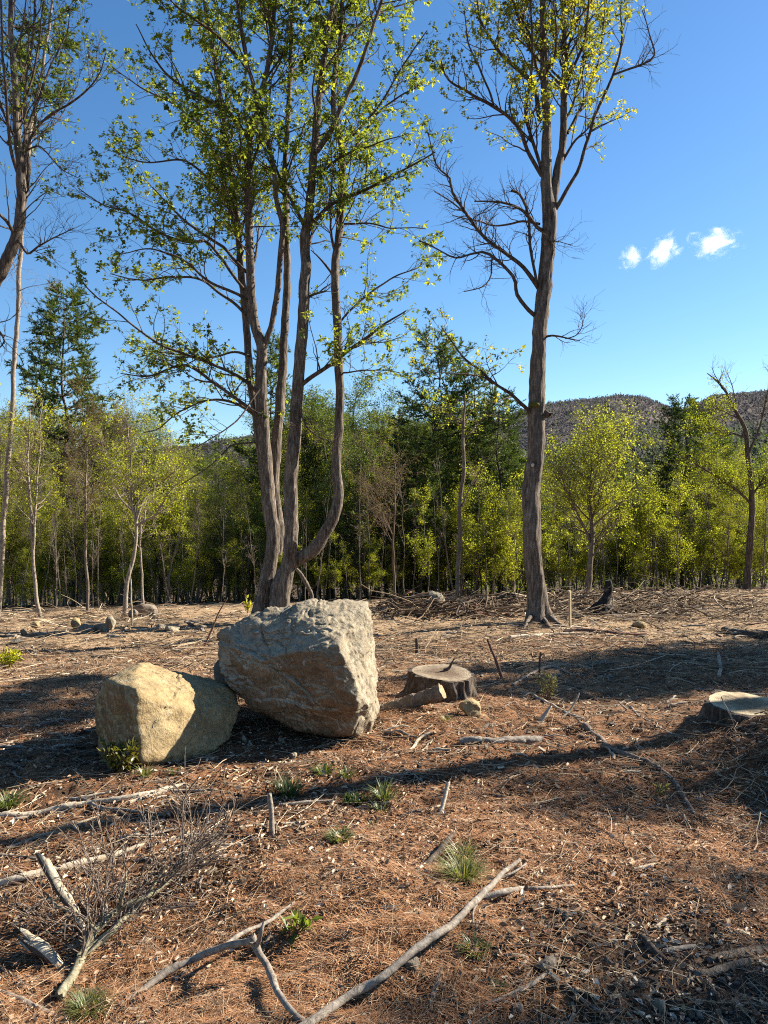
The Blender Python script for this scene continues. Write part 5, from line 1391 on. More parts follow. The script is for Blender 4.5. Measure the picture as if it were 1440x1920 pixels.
stick([(112, 1868), (128, 1842), (143, 1812), (160, 1778), (185, 1740), (215, 1712), (270, 1686), (310, 1660), (345, 1618)], (18, 17, 15, 13, 11, 8, 4), SL, 'yellowish lichened forked branch with a spray of fine twigs, lower left', lift=(0.02, 0.03, 0.04, 0.06, 0.08, 0.1), twigs=70, k=12,
      forks=[([(150, 1795), (185, 1768), (215, 1742), (255, 1705), (290, 1672)], (13, 12, 9, 5), (0.03, 0.05, 0.06)), ([(222, 1708), (228, 1690), (238, 1662), (240, 1640)], (6, 5, 3), (0.08, 0.16, 0.22)), ([(262, 1705), (285, 1668), (302, 1640), (312, 1622)], (5, 4, 3), (0.06, 0.12, 0.16)), ([(180, 1745), (150, 1720), (110, 1700), (85, 1675)], (6, 5, 3), (0.08, 0.10, 0.10))])
# split snags
def snag(pts, Y0, Y1, w, label, seed):
    n = len(pts); P3 = [P(a, b, Y0 + (Y1 - Y0) * i / (n - 1)) for i, (a, b) in enumerate(pts)]
    ww = np.interp(np.linspace(0, 1, n), np.linspace(0, 1, len(w)), w)
    rr = [ww[i] / 2 / FPX * (Y0 + (Y1 - Y0) * i / (n - 1)) for i in range(n)]
    q, r = smooth_path(P3, rr, 0.02, 0.01, seed=seed)
    k = 14; base = q[0].copy(); root = empty('split_snag', base); tag(root, label, 'broken wood')
    V, F = tubes(q, r, k); Vr = V.reshape(len(q), k, 3)
    ax = unit(q[-1] - q[0])
    tear = np.clip(np.linspace(0, 1, len(q)) - 0.80, 0, 1)[:, None] / 0.20
    jag = (np.random.default_rng(seed).uniform(-1.0, 0.9, k))[None, :] * tear
    Vr = Vr + ax[None, None] * (jag * np.mean(r) * 2.4)[..., None]
    Vr = Vr + unit(Vr - q[:, None]) * (barkify(Vr.reshape(-1, 3), 0.38, 34, 9, seed).reshape(len(q), k) * r[:, None])[..., None]
    cam_dir = unit(np.array([0.55, -0.5, 0.65]))
    side = (unit(Vr - q[:, None]) @ cam_dir) > 0.45        # the torn side shows bare wood
    mb = MB(); i = np.arange(len(q) * k).reshape(len(q), k)
    F = np.stack([i[:-1], np.roll(i[:-1], -1, 1), np.roll(i[1:], -1, 1), i[1:]], -1)
    mi = side[:-1].reshape(-1)
    Fv = F.reshape(-1, 4)
    vv = Vr.reshape(-1, 3) - base
    for nm, sel, mt in (('bark', ~mi, M['stick_dark']), ('bare_wood', mi, M['split_wood'])):
        mb = MB(); mb.add(vv, Fv[sel])
        if nm == 'bare_wood': cv, cf = cap_fan(Vr[-1] - base); mb.add(cv, cf)
        me = mb.mesh(nm, mt)
        bm = bmesh.new(); bm.from_mesh(me); bmesh.ops.delete(bm, geom=[x for x in bm.verts if not x.link_faces], context='VERTS'); bm.to_mesh(me); bm.free()
        o = bpy.data.objects.new(nm, me); COL.objects.link(o); o.parent = root
    return root
g1 = G(166, 1752)
snag([(168, 1760), (140, 1715), (112, 1668), (82, 1612)], g1.y, g1.y + 0.06, (13, 15, 17, 17), 'taller split snag with dark bark and a torn pale side, lower left', 5)
g2 = G(118, 1815)
snag([(125, 1822), (100, 1795), (75, 1775), (48, 1757)], g2.y, g2.y + 0.05, (15, 20, 23, 24), 'shorter broken snag with shredded pale end, lower left', 6)

ST = [
 ([(-10, 1534), (80, 1526), (160, 1512), (250, 1498), (345, 1474)], (13, 12, 10, 7), SP_, 'long bare pale pole lying across the left, in the trunk shadow'),
 ([(130, 1499), (160, 1505), (190, 1517), (235, 1521), (270, 1527)], (7, 7, 5), SG, 'crooked grey branch lying across the long pale pole'),
 ([(215, 1525), (250, 1538), (285, 1552), (322, 1556)], (9, 8, 6), SD, 'dark branch below the crooked grey one at the left'),
 ([(-8, 1662), (40, 1652), (85, 1641), (140, 1626), (200, 1612), (262, 1589)], (15, 15, 13, 9), SP_, 'thick pale log-like branch behind the taller split snag'),
 ([(12, 1592), (42, 1584), (75, 1571), (120, 1556), (180, 1533)], (7, 6, 4), SP_, 'pale thin branch at the left between two thicker pale ones'),
 ([(-6, 1605), (30, 1608), (70, 1613)], (8, 8, 7), SG, 'short grey stick at the left edge above the thick pale branch'),
 ([(450, 1556), (510, 1546), (575, 1541), (616, 1537)], (4, 5, 4), SP_, 'thin pale stick crossing the short dark post'),
 ([(586, 1539), (605, 1530), (620, 1515), (632, 1490)], (5, 5, 4), SP_, 'curved pale stick right of the short dark post'),
 ([(525, 1511), (575, 1508), (618, 1508)], (5, 6, 4), SP_, 'short pale stick behind the short dark post'),
 ([(535, 1630), (590, 1630), (635, 1637), (672, 1646), (700, 1658)], (7, 8, 6), SD, 'dark curved branch lying alone in the middle foreground'),
 ([(642, 1521), (680, 1516), (722, 1510)], (5, 5, 4), SP_, 'thin pale stick among the grass in front of the big boulder'),
 ([(220, 1902), (280, 1872), (320, 1845), (360, 1820)], (11, 11, 9, 6), SR, 'brown branch parallel to the V-shaped one at the bottom left'),
 ([(284, 1587), (315, 1579), (350, 1570), (388, 1564)], (6, 6, 4), SP_, 'pale curving stick behind the twiggy lichened branch'),
 ([(228, 1577), (270, 1571), (310, 1560), (340, 1556)], (7, 6, 5), SG, 'grey stick just behind the twiggy lichened branch'),
 ([(-8, 1868), (45, 1888), (85, 1905), (122, 1918)], (15, 15, 14), SG, 'thick grey branch in the bottom left corner'),
 ([(-4, 1818), (30, 1846), (65, 1874), (95, 1904), (105, 1925)], (12, 12, 10), SD, 'darker branch crossing in the bottom left corner'),
 ([(260, 1770), (285, 1762), (302, 1760)], (8, 8, 6), SG, 'short grey stub left of the V-shaped branch'),
 ([(400, 1657), (430, 1658), (458, 1660)], (5, 6, 5), SP_, 'small pale stick right of the twiggy lichened branch'),
 ([(395, 1582), (430, 1586), (460, 1584)], (5, 6, 5), SG, 'small grey stick in the middle of the needle litter'),
 ([(1088, 1360), (1115, 1382), (1145, 1405), (1180, 1420), (1222, 1438), (1265, 1470), (1285, 1500), (1302, 1532)], (11, 11, 10, 10, 8), M['twig_brown'], 'long brown root winding down toward the earth bank at the right'),
 ([(976, 1297), (1005, 1308), (1030, 1320), (1060, 1336), (1093, 1350)], (5, 6, 6, 5), SP_, 'straight pale stick slanting below the fern'),
 ([(1060, 1184), (1100, 1184), (1145, 1188), (1175, 1190), (1212, 1190)], (7, 7, 5), SR, 'dark reddish branch lying right of the wooden stake'),
 ([(958, 1196), (1000, 1194), (1030, 1192), (1062, 1189)], (7, 7, 6), SP_, 'long pale branch at the foot of the tall maple'),
 ([(1130, 1194), (1170, 1196), (1208, 1195)], (5, 5, 3), SD, 'second dark branch below the reddish one by the stake'),
 ([(768, 1407), (785, 1392), (810, 1374)], (6, 6, 5), SP_, 'pale split stick left of the straight grey log'),
 ([(1290, 1350), (1325, 1354), (1360, 1362), (1400, 1372), (1442, 1384)], (6, 6, 5), SD, 'dark branch on the earth bank below the low stump'),
 ([(720, 1575), (740, 1594), (756, 1616)], (6, 6, 5), SD, 'dark stick with pale scars in the central foreground'),
 ([(1028, 1578), (1060, 1584), (1092, 1592)], (7, 8, 6), SP_, 'flat pale stick in the bright litter at the right'),
 ([(970, 1606), (1010, 1606), (1045, 1605), (1080, 1620), (1105, 1634)], (5, 5, 4), SP_, 'thin pale stick above the fork of the longest branch'),
 ([(1160, 1628), (1190, 1619), (1225, 1608)], (5, 5, 4), SP_, 'thin pale stick in the right-hand litter, nearer the bank'),
 ([(1190, 1632), (1215, 1627), (1240, 1621)], (8, 9, 6), SP_, 'flat split splinter of wood in the right-hand litter'),
 ([(1372, 1714), (1400, 1706), (1448, 1694)], (14, 14, 12), SD, 'thick dark branch at the right edge near the bottom'),
 ([(1202, 1762), (1218, 1782), (1242, 1802)], (14, 15, 11), SD, 'dark chunk of branch above the gravel'),
 ([(1177, 1764), (1184, 1748), (1191, 1730)], (9, 8, 5), SL, 'yellowish wood chip standing above the gravel'),
 ([(1224, 1746), (1240, 1730), (1253, 1714)], (9, 8, 6), SP_, 'bright pale split chip right of the yellowish one'),
 ([(914, 1884), (955, 1872), (995, 1850), (1022, 1832), (1046, 1812)], (9, 10, 9, 7), SG, 'grey stick in the bottom shade, the thicker of two side by side'),
 ([(880, 1890), (915, 1882), (955, 1868), (985, 1848), (1005, 1820)], (5, 6, 5, 4), SG, 'thinner grey stick beside the thick one in the bottom shade'),
 ([(812, 1760), (850, 1756), (885, 1752), (920, 1754), (958, 1764)], (6, 7, 6), SD, 'dark bent stick below the fork of the longest branch'),
 ([(950, 1772), (1000, 1778), (1046, 1782)], (6, 6, 5), SD, 'dark straight stick above the gravel'),
 ([(812, 1872), (820, 1840), (826, 1812)], (12, 12, 10), SG, 'short grey piece of branch standing near the round grey stone'),
 ([(790, 1815), (830, 1790), (858, 1772)], (8, 8, 6), SG, 'grey stick right of the round grey stone'),
 ([(1245, 1786), (1275, 1782), (1300, 1780)], (10, 10, 8), SG, 'grey stick at the left of the bark slabs'),
 ([(1178, 1324), (1195, 1342), (1225, 1358), (1252, 1376)], (4, 4, 3), SG, 'thin crooked stick in front of the low pale stump'),
 ([(795, 1912), (830, 1908), (870, 1906), (910, 1908)], (6, 6, 5), SG, 'thin stick at the very bottom in the shade'),
 ([(700, 1350), (735, 1352), (762, 1358)], (4, 4, 3), SG, 'thin grey stick below the leaning log'),
 ([(245, 1506), (300, 1492), (345, 1488), (402, 1484)], (8, 7, 5), SP_, 'forked pale stick right of the long pale pole'),
 ([(1180, 1225), (1230, 1227), (1290, 1226)], (4, 5, 4), SD, 'dark thin stick at the back edge of the big shadow'),
 ([(962, 1285), (990, 1268), (1015, 1255), (1040, 1252), (1078, 1268)], (5, 6, 5, 3), SG, 'grey forked stick in the shade beside the fern'),
 ([(1015, 1252), (1045, 1249), (1068, 1248)], (4, 4, 3), SP_, 'short pale stick in the shade behind the fern'),
 ([(1348, 1270), (1352, 1252), (1350, 1240), (1347, 1228)], (7, 7, 6), SP_, 'pale crooked stick standing in the big shadow at the right'),
 ([(400, 1262), (330, 1266), (270, 1268)], (3, 3, 2), SD, 'thin dark stick behind the left boulder'),
 ([(1360, 1185), (1395, 1192), (1450, 1196)], (14, 16, 16), SD, 'dark log lying at the right edge behind the shadow'),
 ([(690, 1232), (720, 1238), (745, 1252)], (4, 4, 3), SD, 'thin dark stick behind the thick-barked stump'),
 ([(0, 1410), (60, 1412), (140, 1414), (185, 1416)], (7, 7, 6), SD, 'dark branch in the shade left of the golden boulder'),
 ([(-5, 1425), (50, 1428), (95, 1438), (170, 1432)], (6, 6, 4), SD, 'second dark branch in the shade left of the golden boulder'),
 ([(0, 1362), (30, 1364), (62, 1362)], (6, 6, 4), SG, 'grey stick in the shade at the left edge'),
]
for p_, w_, m2_, l_ in ST: stick(p_, w_, m2_, l_, name='fallen_branch' if max(w_) > 5 else 'stick', cat='branch' if max(w_) > 5 else 'stick', wig=0.022)
def upright(pts, Y, dy, w, mat, label, name='stick', cat='stick', wig=0.01, k=7, twigs=0):
    _ns[0] += 1
    n = len(pts); P3 = [P(a, b, Y + dy * i / (n - 1)) for i, (a, b) in enumerate(pts)]
    ww = np.interp(np.linspace(0, 1, n), np.linspace(0, 1, len(w)), w)
    q, r = smooth_path(P3, [max(0.0022, x / 2 / FPX * Y) for x in ww], 0.03, wig, seed=_ns[0])
    return tube_obj(name, q, r, mat, label, cat, k, _ns[0])
g = G(510, 1566); upright([(511, 1570), (510, 1535), (506, 1494)], g.y, 0.03, (11, 10, 9), SG, 'short dark post-like stick standing in the needle litter')
g = G(942, 1272); upright([(943, 1275), (930, 1240), (915, 1200)], g.y, 0.1, (7, 6, 4), SR, 'reddish stick leaning left, behind the fern')
g = G(824, 1530); upright([(822, 1534), (832, 1505), (841, 1470)], g.y, 0.12, (9, 8, 8), SP_, 'pale-sided broken stick standing in the middle litter')
g = G(849, 1566); upright([(790, 1630), (815, 1605), (836, 1580), (851, 1562)], G(790, 1628).y, 0.28, (13, 11, 7), SD, 'dark and pale broken branch slanting in the middle litter', name='fallen_branch', cat='branch')
g = G(920, 1492); upright([(918, 1490), (945, 1496), (966, 1507)], g.y, -0.06, (6, 13, 10), SD, 'dark split chunk of wood right of the standing pale stick', name='fallen_branch', cat='branch')
g = G(1015, 1357); upright([(1012, 1358), (1022, 1340), (1031, 1325)], g.y, 0.05, (11, 9, 5), SP_, 'bright split chunk of wood beside the slanting pale stick')
g = G(385, 1212); upright([(383, 1232), (384, 1212), (395, 1185), (410, 1150), (426, 1122)], g.y, 0.1, (3, 4, 3, 2), SR, 'thin bare sapling standing behind the gap between the boulders', name='bare_sapling', cat='sapling')
g = G(250, 1172); upright([(248, 1174), (246, 1120), (244, 1060)], g.y, 0.05, (3, 3, 1), SP_, 'thin bare sapling in the litter behind the golden boulder', name='bare_sapling', cat='sapling')
g = G(268, 1450); upright([(1011, 1275), (1012, 1245), (1014, 1225)], G(1011, 1276).y, 0.0, (4, 4, 3), SD, 'short dark twig standing in the shade left of the fern')
upright([(782, 1225), (781, 1210), (780, 1198)], G(782, 1227).y, 0.0, (7, 6, 5), SD, 'tiny dark post behind the thick-barked stump')
upright([(1175, 1330), (1160, 1316)], G(1175, 1332).y, 0.0, (4, 2), SG, 'short thin twig leaning left of the low stump')
upright([(1375, 1352), (1362, 1330), (1352, 1308)], G(1375, 1354).y, 0.05, (3, 3, 2), SP_, 'thin pale twig leaning in front of the low pale stump')
upright([(1086, 1300), (1070, 1330), (1055, 1345)], 6.0, -0.1, (3, 4, 3), SP_, 'thin pale twig propped over the slanting stick')
upright([(556, 1066), (570, 1086), (583, 1112), (589, 1138)], G(589, 1140).y, 0.0, (5, 8, 7, 6), M['bark_forest'], 'broken dead stem leaning just right of the maple base', name='dead_tree', cat='dead tree', k=10)
# the stake
gs = G(1069, 1178)
sk = empty('wooden_stake', gs); tag(sk, 'pale wooden stake driven in right of the tall maple', 'stake')
s_ = gs.y / FPX; hw = 1.9 * s_; hh = 70 * s_
mb = MB(); a = np.array([[-1, -1], [1, -1], [1, 1], [-1, 1]]) * hw
zz = [-0.1, 0.2, 0.45, hh - 0.03, hh]
V = np.concatenate([np.column_stack([a * (1 if i < 4 else 0.75) + np.array([-0.012 * i, 0]), np.full(4, z)]) for i, z in enumerate(zz)])
i = np.arange(20).reshape(5, 4)
mb.add(V, np.stack([i[:-1], np.roll(i[:-1], -1, 1), np.roll(i[1:], -1, 1), i[1:]], -1).reshape(-1, 4)); mb.add(V[-4:], [[0, 1, 2, 3]])
mb.build('post', M['stake'], sk, smooth=False)
mb = MB(); c3 = np.array([-0.05 - hw, 0, hh]); bx = np.array([[x, y, z] for x in (-0.022, 0.03) for y in (-hw * 1.1, hw * 1.1) for z in (-0.014, 0.012)]) + c3 + np.array([hw * 0.6, 0, 0])
mb.add(bx, [[0, 1, 3, 2], [4, 6, 7, 5], [0, 4, 5, 1], [2, 3, 7, 6], [1, 5, 7, 3], [0, 2, 6, 4]]); mb.build('split_top', M['stake'], sk, smooth=False)
sk.rotation_euler = (0.02, 0.0, math.radians(48))
# the burnt stump
gb = G(1132, 1150); s_ = gb.y / FPX
bs = empty('burnt_stump', gb); tag(bs, 'black charred stump with spreading roots among the brush at the right', 'tree stump')
q, r = smooth_path([Vector((0, 0, -0.05)), Vector((0.0, 0, 12 * s_)), Vector((5 * s_, 0, 30 * s_)), Vector((8 * s_, 0, 48 * s_)), Vector((6 * s_, 0, 62 * s_))], [20 * s_, 13 * s_, 8 * s_, 7 * s_, 5.5 * s_], 0.04, 0.05, seed=5)
stem_mesh(q, r, 18, (0, 0, 0), 77, 0.28, (0.6, 0.12, 4), 9, 3).build('trunk', M['char'], bs)
for j, (ex, ey, ez) in enumerate(((-46, -6, -4), (26, -8, -2), (10, -14, -5), (-22, -14, -3), (34, 6, 0), (-30, 8, 4))):
    q, r = smooth_path([Vector((0, 0, 16 * s_)), Vector((ex * 0.45 * s_, ey * 0.5 * s_, 9 * s_)), Vector((ex * s_, ey * 2 * s_, ez * s_))], [9 * s_, 6 * s_, 2 * s_], 0.04, 0.03, seed=j)
    V, F = tubes(q, r, 8); mb = MB(); mb.add(V, F); mb.build('root', M['char'], bs)
# bark slabs at the bottom right
def slab(pts, wid, label, seed):
    q, r = ground_path(pts, (2, 2), 0.01, 0.01, seed, 0.03)
    n = len(q); rng = np.random.default_rng(seed); s = wid / 2 / FPX * q[0][1]
    T = unit(np.gradient(q, axis=0)); sd = unit(np.cross(T, [0, 0, 1.0]))
    k = 9; u = np.linspace(-1, 1, k)
    prof = s * (0.75 + 0.35 * fbm(np.stack([np.linspace(0, 5, n), np.zeros(n), np.full(n, seed)], -1), 2, seed))
    V = q[:, None] + sd[:, None] * (u[None, :, None] * prof[:, None, None])
    V[..., 2] += 0.5 * s * (1 - u ** 2)[None] + 0.012 * fbm(V.reshape(-1, 3) * 18, 3, seed).reshape(n, k)
    W_ = V.copy(); W_[..., 2] -= 0.014
    base = q[0]
    i = np.arange(n * k).reshape(n, k); F = np.stack([i[:-1, :-1], i[:-1, 1:], i[1:, 1:], i[1:, :-1]], -1).reshape(-1, 4)
    j = i + n * k
    E = [np.stack([i[:-1, 0], i[1:, 0], j[1:, 0], j[:-1, 0]], -1), np.stack([i[1:, -1], i[:-1, -1], j[:-1, -1], j[1:, -1]], -1), np.stack([i[0, 1:], i[0, :-1], j[0, :-1], j[0, 1:]], -1), np.stack([i[-1, :-1], i[-1, 1:], j[-1, 1:], j[-1, :-1]], -1)]
    mb = MB(); mb.add(np.concatenate([V.reshape(-1, 3), W_.reshape(-1, 3)]) - base, np.concatenate([F, F[:, ::-1] + n * k] + E))
    o = mb.build('bark_slab', M['bark_forest']); o.location = base
    return tag(o, label, 'bark')
slab([(1325, 1800), (1370, 1792), (1445, 1776)], 26, 'upper curved slab of grey bark at the bottom right edge', 3)
slab([(1300, 1826), (1350, 1818), (1410, 1806)], 24, 'lower ragged slab of bark at the bottom right', 4)
slab([(690, 1716), (715, 1706), (745, 1702)], 22, 'piece of rotten bark left of the yellow-green grass clump', 5)

# ------------------------------------------------------------------ green things on the ground
def tuft(px, py, w, h, label, seed, n=90, mat=None, tint=0.5, spread=0.8, bw=0.0034, name='grass_tuft', cat='grass tuft'):
    n = int(n * 1.7); rng = np.random.default_rng(seed); g = G(px, py); s = g.y / FPX
    R = w / 2 * s; Hh = h * s * 1.15
    a = rng.uniform(0, 2 * PI, n); rr = np.sqrt(rng.uniform(0, 1, n)) * R * 0.45
    base = np.stack([np.cos(a) * rr, np.sin(a) * rr, np.zeros(n)], -1)
    base[:, 2] = H(base[:, 0] + g.x, base[:, 1] + g.y) - g.z - 0.005
    d = np.stack([np.cos(a) * spread + rng.normal(size=n) * 0.3, np.sin(a) * spread + rng.normal(size=n) * 0.3, rng.uniform(0.6, 1.4, n)], -1); d = unit(d)
    L = Hh * rng.uniform(0.5, 1.2, n) * 1.1
    sd = unit(np.cross(d, [0, 0, 1.0])) * (bw * rng.uniform(0.6, 1.3, n))[:, None]
    p1 = base + d * (L * 0.55)[:, None]; d2 = unit(d + np.array([0, 0, -0.55])); p2 = p1 + d2 * (L * 0.5)[:, None]
    V = np.stack([base - sd, base + sd, p1 - sd * 0.8, p1 + sd * 0.8, p2], 1).reshape(-1, 3)
    o5 = (np.arange(n) * 5)[:, None]
    mb = MB(); mb.add(V, np.concatenate([o5 + np.array([[0, 1, 3, 2]])]), np.repeat(np.clip(tint + rng.normal(size=n) * 0.2, 0, 1), 5)); mb.f3.append(o5 + np.array([[2, 3, 4]])); mb.m3.append(np.zeros(n, np.int32))
    root = empty(name, g); tag(root, label, cat)
    tag(mb.build('blades', mat or M['grass'], root, smooth=False), kind='stuff')
    return root
tuft(868, 1652, 66, 46, 'large yellow-green grass clump above the longest branch', 1, 220, tint=0.75, bw=0.0022)
tuft(866, 1612, 50, 32, 'smaller yellow-green grass clump behind the large one', 2, 120, tint=0.8, bw=0.0024)
tuft(541, 1494, 56, 34, 'dark green grass tuft right of the short dark post', 3, 110, tint=0.25)
tuft(638, 1574, 52, 24, 'low green grass tuft alone in the central litter', 4, 90, tint=0.3)
tuft(165, 1900, 70, 40, 'green grass tuft at the bottom left among branches', 5, 220, tint=0.5, bw=0.0014)
tuft(16, 1512, 60, 30, 'dark green grass at the left edge', 6, 100, tint=0.25)
tuft(606, 1452, 42, 22, 'thin grass tuft in front of the big boulder', 7, 60, tint=0.55)
tuft(650, 1456, 36, 18, 'second thin grass tuft in front of the big boulder, further right', 8, 46, tint=0.6)
tuft(890, 1785, 60, 26, 'grass tuft in the shade below the longest branch', 9, 70, tint=0.45)
tuft(935, 1862, 24, 20, 'small bright tuft in the bottom shade', 10, 40, tint=0.7)
tuft(272, 1456, 26, 22, 'small grass tuft at the foot of the golden boulder', 11, 30, tint=0.6, bw=0.003)
tuft(836, 1352, 26, 14, 'small yellow-green tuft below the thick-barked stump', 12, 40, tint=0.8)
tuft(712, 1522, 40, 16, 'bright low tuft beside the thin pale stick', 13, 50, tint=0.7)
tuft(672, 1506, 34, 20, 'darker low tuft beside the thin pale stick', 14, 50, tint=0.3)
tuft(720, 1500, 40, 34, 'taller grass tuft in the trunk shadow in front of the big boulder', 15, 60, tint=0.45)
tuft(325, 1450, 22, 16, 'wispy tuft right of the golden boulder foot', 16, 24, tint=0.5, bw=0.003)
tuft(700, 1552, 30, 12, 'tiny tuft beyond the grass in the central litter', 17, 30, tint=0.5)
def leafy(px, py, w, h, label, seed, mat, nst=9, per=14, size=0.05, tint=0.5, name='leafy_shrub', cat='shrub', lw=0.4, lean=0.5):
    rng = np.random.default_rng(seed); g = G(px, py); s = g.y / FPX
    root = empty(name, g); tag(root, label, cat)
    P2, R2 = [], []
    for i in range(nst):
        a = rng.uniform(0, 2 * PI); r0 = rng.uniform(0, 0.25) * w / 2 * s
        t = np.linspace(0, 1, 6)[:, None]
        d = np.array([math.cos(a) * w / 2 * s * rng.uniform(0.3, 1) * lean * 1.6, math.sin(a) * w / 2 * s * rng.uniform(0.3, 1) * lean * 1.6, h * s * rng.uniform(0.6, 1.0)])
        p = np.array([math.cos(a) * r0, math.sin(a) * r0, -0.01]) + d * t ** np.array([1.2, 1.2, 0.9]) + rng.normal(size=(6, 3)) * 0.006
        P2.append(p); R2.append(np.linspace(0.004, 0.0015, 6))
    P2, R2 = np.array(P2), np.array(R2)
    V, F = tubes(P2, R2, 5); mb = MB(); mb.add(V, F); tag(mb.build('stems', M['stick_red'], root), kind='stuff')
    mb = MB(); leaf_on(rng, mb, P2, per, size, plain_leaf(lw), 0.35, 0.012, -0.3, 0.7, 0.15, tint, 0.2)
    tag(mb.build('leaves', mat, root, smooth=False), kind='stuff')
    return root
leafy(222, 1452, 76, 62, 'yellow-green leafy shrub at the foot of the golden boulder', 1, M['shrub'], 16, 20, 0.052, 0.5)
leafy(1026, 1312, 54, 56, 'bright fern-like plant left of the slanting pale stick', 2, M['grass'], 9, 26, 0.032, 0.7, 'fern', 'fern', 0.35, 0.4)
leafy(464, 1150, 12, 30, 'small bright yellow sapling left of the maple trunk', 3, M['leaf_oak'], 4, 12, 0.10, 0.9, 'leafy_sapling', 'sapling', 0.6)
leafy(14, 1252, 56, 28, 'low yellow-green bush at the left edge of the clearing', 4, M['leaf_young'], 10, 16, 0.07, 0.8)
leafy(556, 1762, 34, 46, 'dark broad-leaved seedling right of the V-shaped branch', 5, M['leaf_green'], 5, 6, 0.06, 0.3, 'seedling', 'seedling', 0.4)
leafy(1240, 1494, 22, 24, 'small green seedling on the winding brown root', 6, M['grass'], 4, 8, 0.03, 0.6, 'seedling', 'seedling', 0.4)
leafy(660, 1505, 30, 16, 'small dark-leaved seedling in front of the big boulder', 7, M['leaf_green'], 5, 8, 0.035, 0.5, 'seedling', 'seedling', 0.5)
leafy(325, 1530, 18, 24, 'rusty dead seedling on the dark branch at the left', 8, M['dead_leaf'], 5, 8, 0.03, 0.4, 'dead_seedling', 'seedling', 0.5)
# ------------------------------------------------------------------ sticks strewn about, each one an object
def area(px):
    return 'left' if px < 430 else ('middle' if px < 900 else 'right')
def strewn(n, y0, y1, x0, x1, wr, lr, mats, seed, what, where, arch=0.0, rise=0.0):
    rng = np.random.default_rng(seed)
    spots = sorted((rng.uniform(x0, x1), rng.uniform(y0, y1)) for i in range(n))
    for px, py in spots:
        g = G(px, py); s = g.y / FPX
        L = rng.uniform(*lr) * s; a = rng.normal() * 0.9; r = rng.uniform(*wr) / 2 * s
        m = 7; t = np.linspace(-0.5, 0.5, m)
        q = np.stack([g.x + math.cos(a) * L * t, g.y + math.sin(a) * L * t * 1.0, np.zeros(m)], -1)
        q[:, :2] += np.cumsum(rng.normal(size=(m, 2)) * 0.035 * L, axis=0)
        up = rise * rng.uniform(0, 1) * L
        q[:, 2] = H(q[:, 0], q[:, 1]) + r * 0.7 + up * (t + 0.5) + arch * rng.uniform(0, 1) * L * (0.25 - t ** 2)
        mt = mats[int(rng.integers(len(mats)))]
        nm = {SG: 'grey', SP_: 'pale', SD: 'dark', SR: 'brown'}[mt]
        w_ = np.linspace(1, rng.uniform(0.35, 0.9), m) * r
        q2, r2 = smooth_path(q, w_, max(L / 14, 0.02), 0.0)
        tube_obj('stick', q2, r2, mt, f'{nth((nm, where))} {nm} {what} from left, {where}', 'stick', 6, int(rng.integers(90)), f'{nm} sticks {where}')
strewn(34, 1112, 1160, 1030, 1450, (2, 5), (22, 70), [SP_, SG, SP_, SD, SD], 1, 'stick in the brush', 'between the burnt stump and the right edge', 0.15, 0.35)
strewn(26, 1122, 1164, 740, 985, (2.5, 7), (22, 80), [SD, SD, SG, SR], 2, 'branch in the brush heap', 'left of the tall maple', 0.2, 0.35)
strewn(14, 1126, 1160, 1030, 1120, (2, 6), (22, 70), [SD, SD, SG], 3, 'branch in the brush', 'behind the wooden stake', 0.2, 0.3)
strewn(22, 1165, 1215, 720, 1440, (2.5, 5), (20, 60), [SP_, SG, SP_, SR], 4, 'stick on the bare ground', 'in front of the brush')
strewn(20, 1165, 1235, 0, 420, (2.5, 5), (18, 55), [SP_, SG, SP_], 5, 'stick on the bare ground', 'behind the golden boulder')
strewn(24, 1340, 1480, 720, 1280, (3, 6), (18, 60), [SP_, SG, SR, SP_], 6, 'stick in the needles', 'below the thick-barked stump', 0.2, 0.1)
strewn(22, 1490, 1720, 380, 860, (3, 5), (18, 60), [SP_, SG, SR, SG], 7, 'stick in the needles', 'in the central foreground', 0.2, 0.08)
strewn(34, 1500, 1740, 860, 1440, (3, 6), (20, 70), [SP_, SG, SR, SP_], 8, 'stick in the needles', 'in the right foreground', 0.2, 0.1)
strewn(24, 1480, 1720, 0, 380, (3, 6), (20, 70), [SP_, SG, SR], 9, 'stick in the needles', 'in the left foreground', 0.2, 0.1)
strewn(30, 1725, 1915, 330, 1440, (3, 8), (25, 90), [SG, SD, SG, SR], 10, 'stick in the shade', 'along the bottom', 0.1, 0.06)
strewn(18, 1350, 1460, 0, 180, (3, 6), (40, 110), [SD, SG, SD], 11, 'stick in the shade', 'left of the golden boulder', 0.1, 0.05)
strewn(18, 1225, 1330, 920, 1440, (2.5, 5), (20, 60), [SG, SD, SG], 12, 'stick in the big shadow', 'left of the low pale stump', 0.2, 0.1)

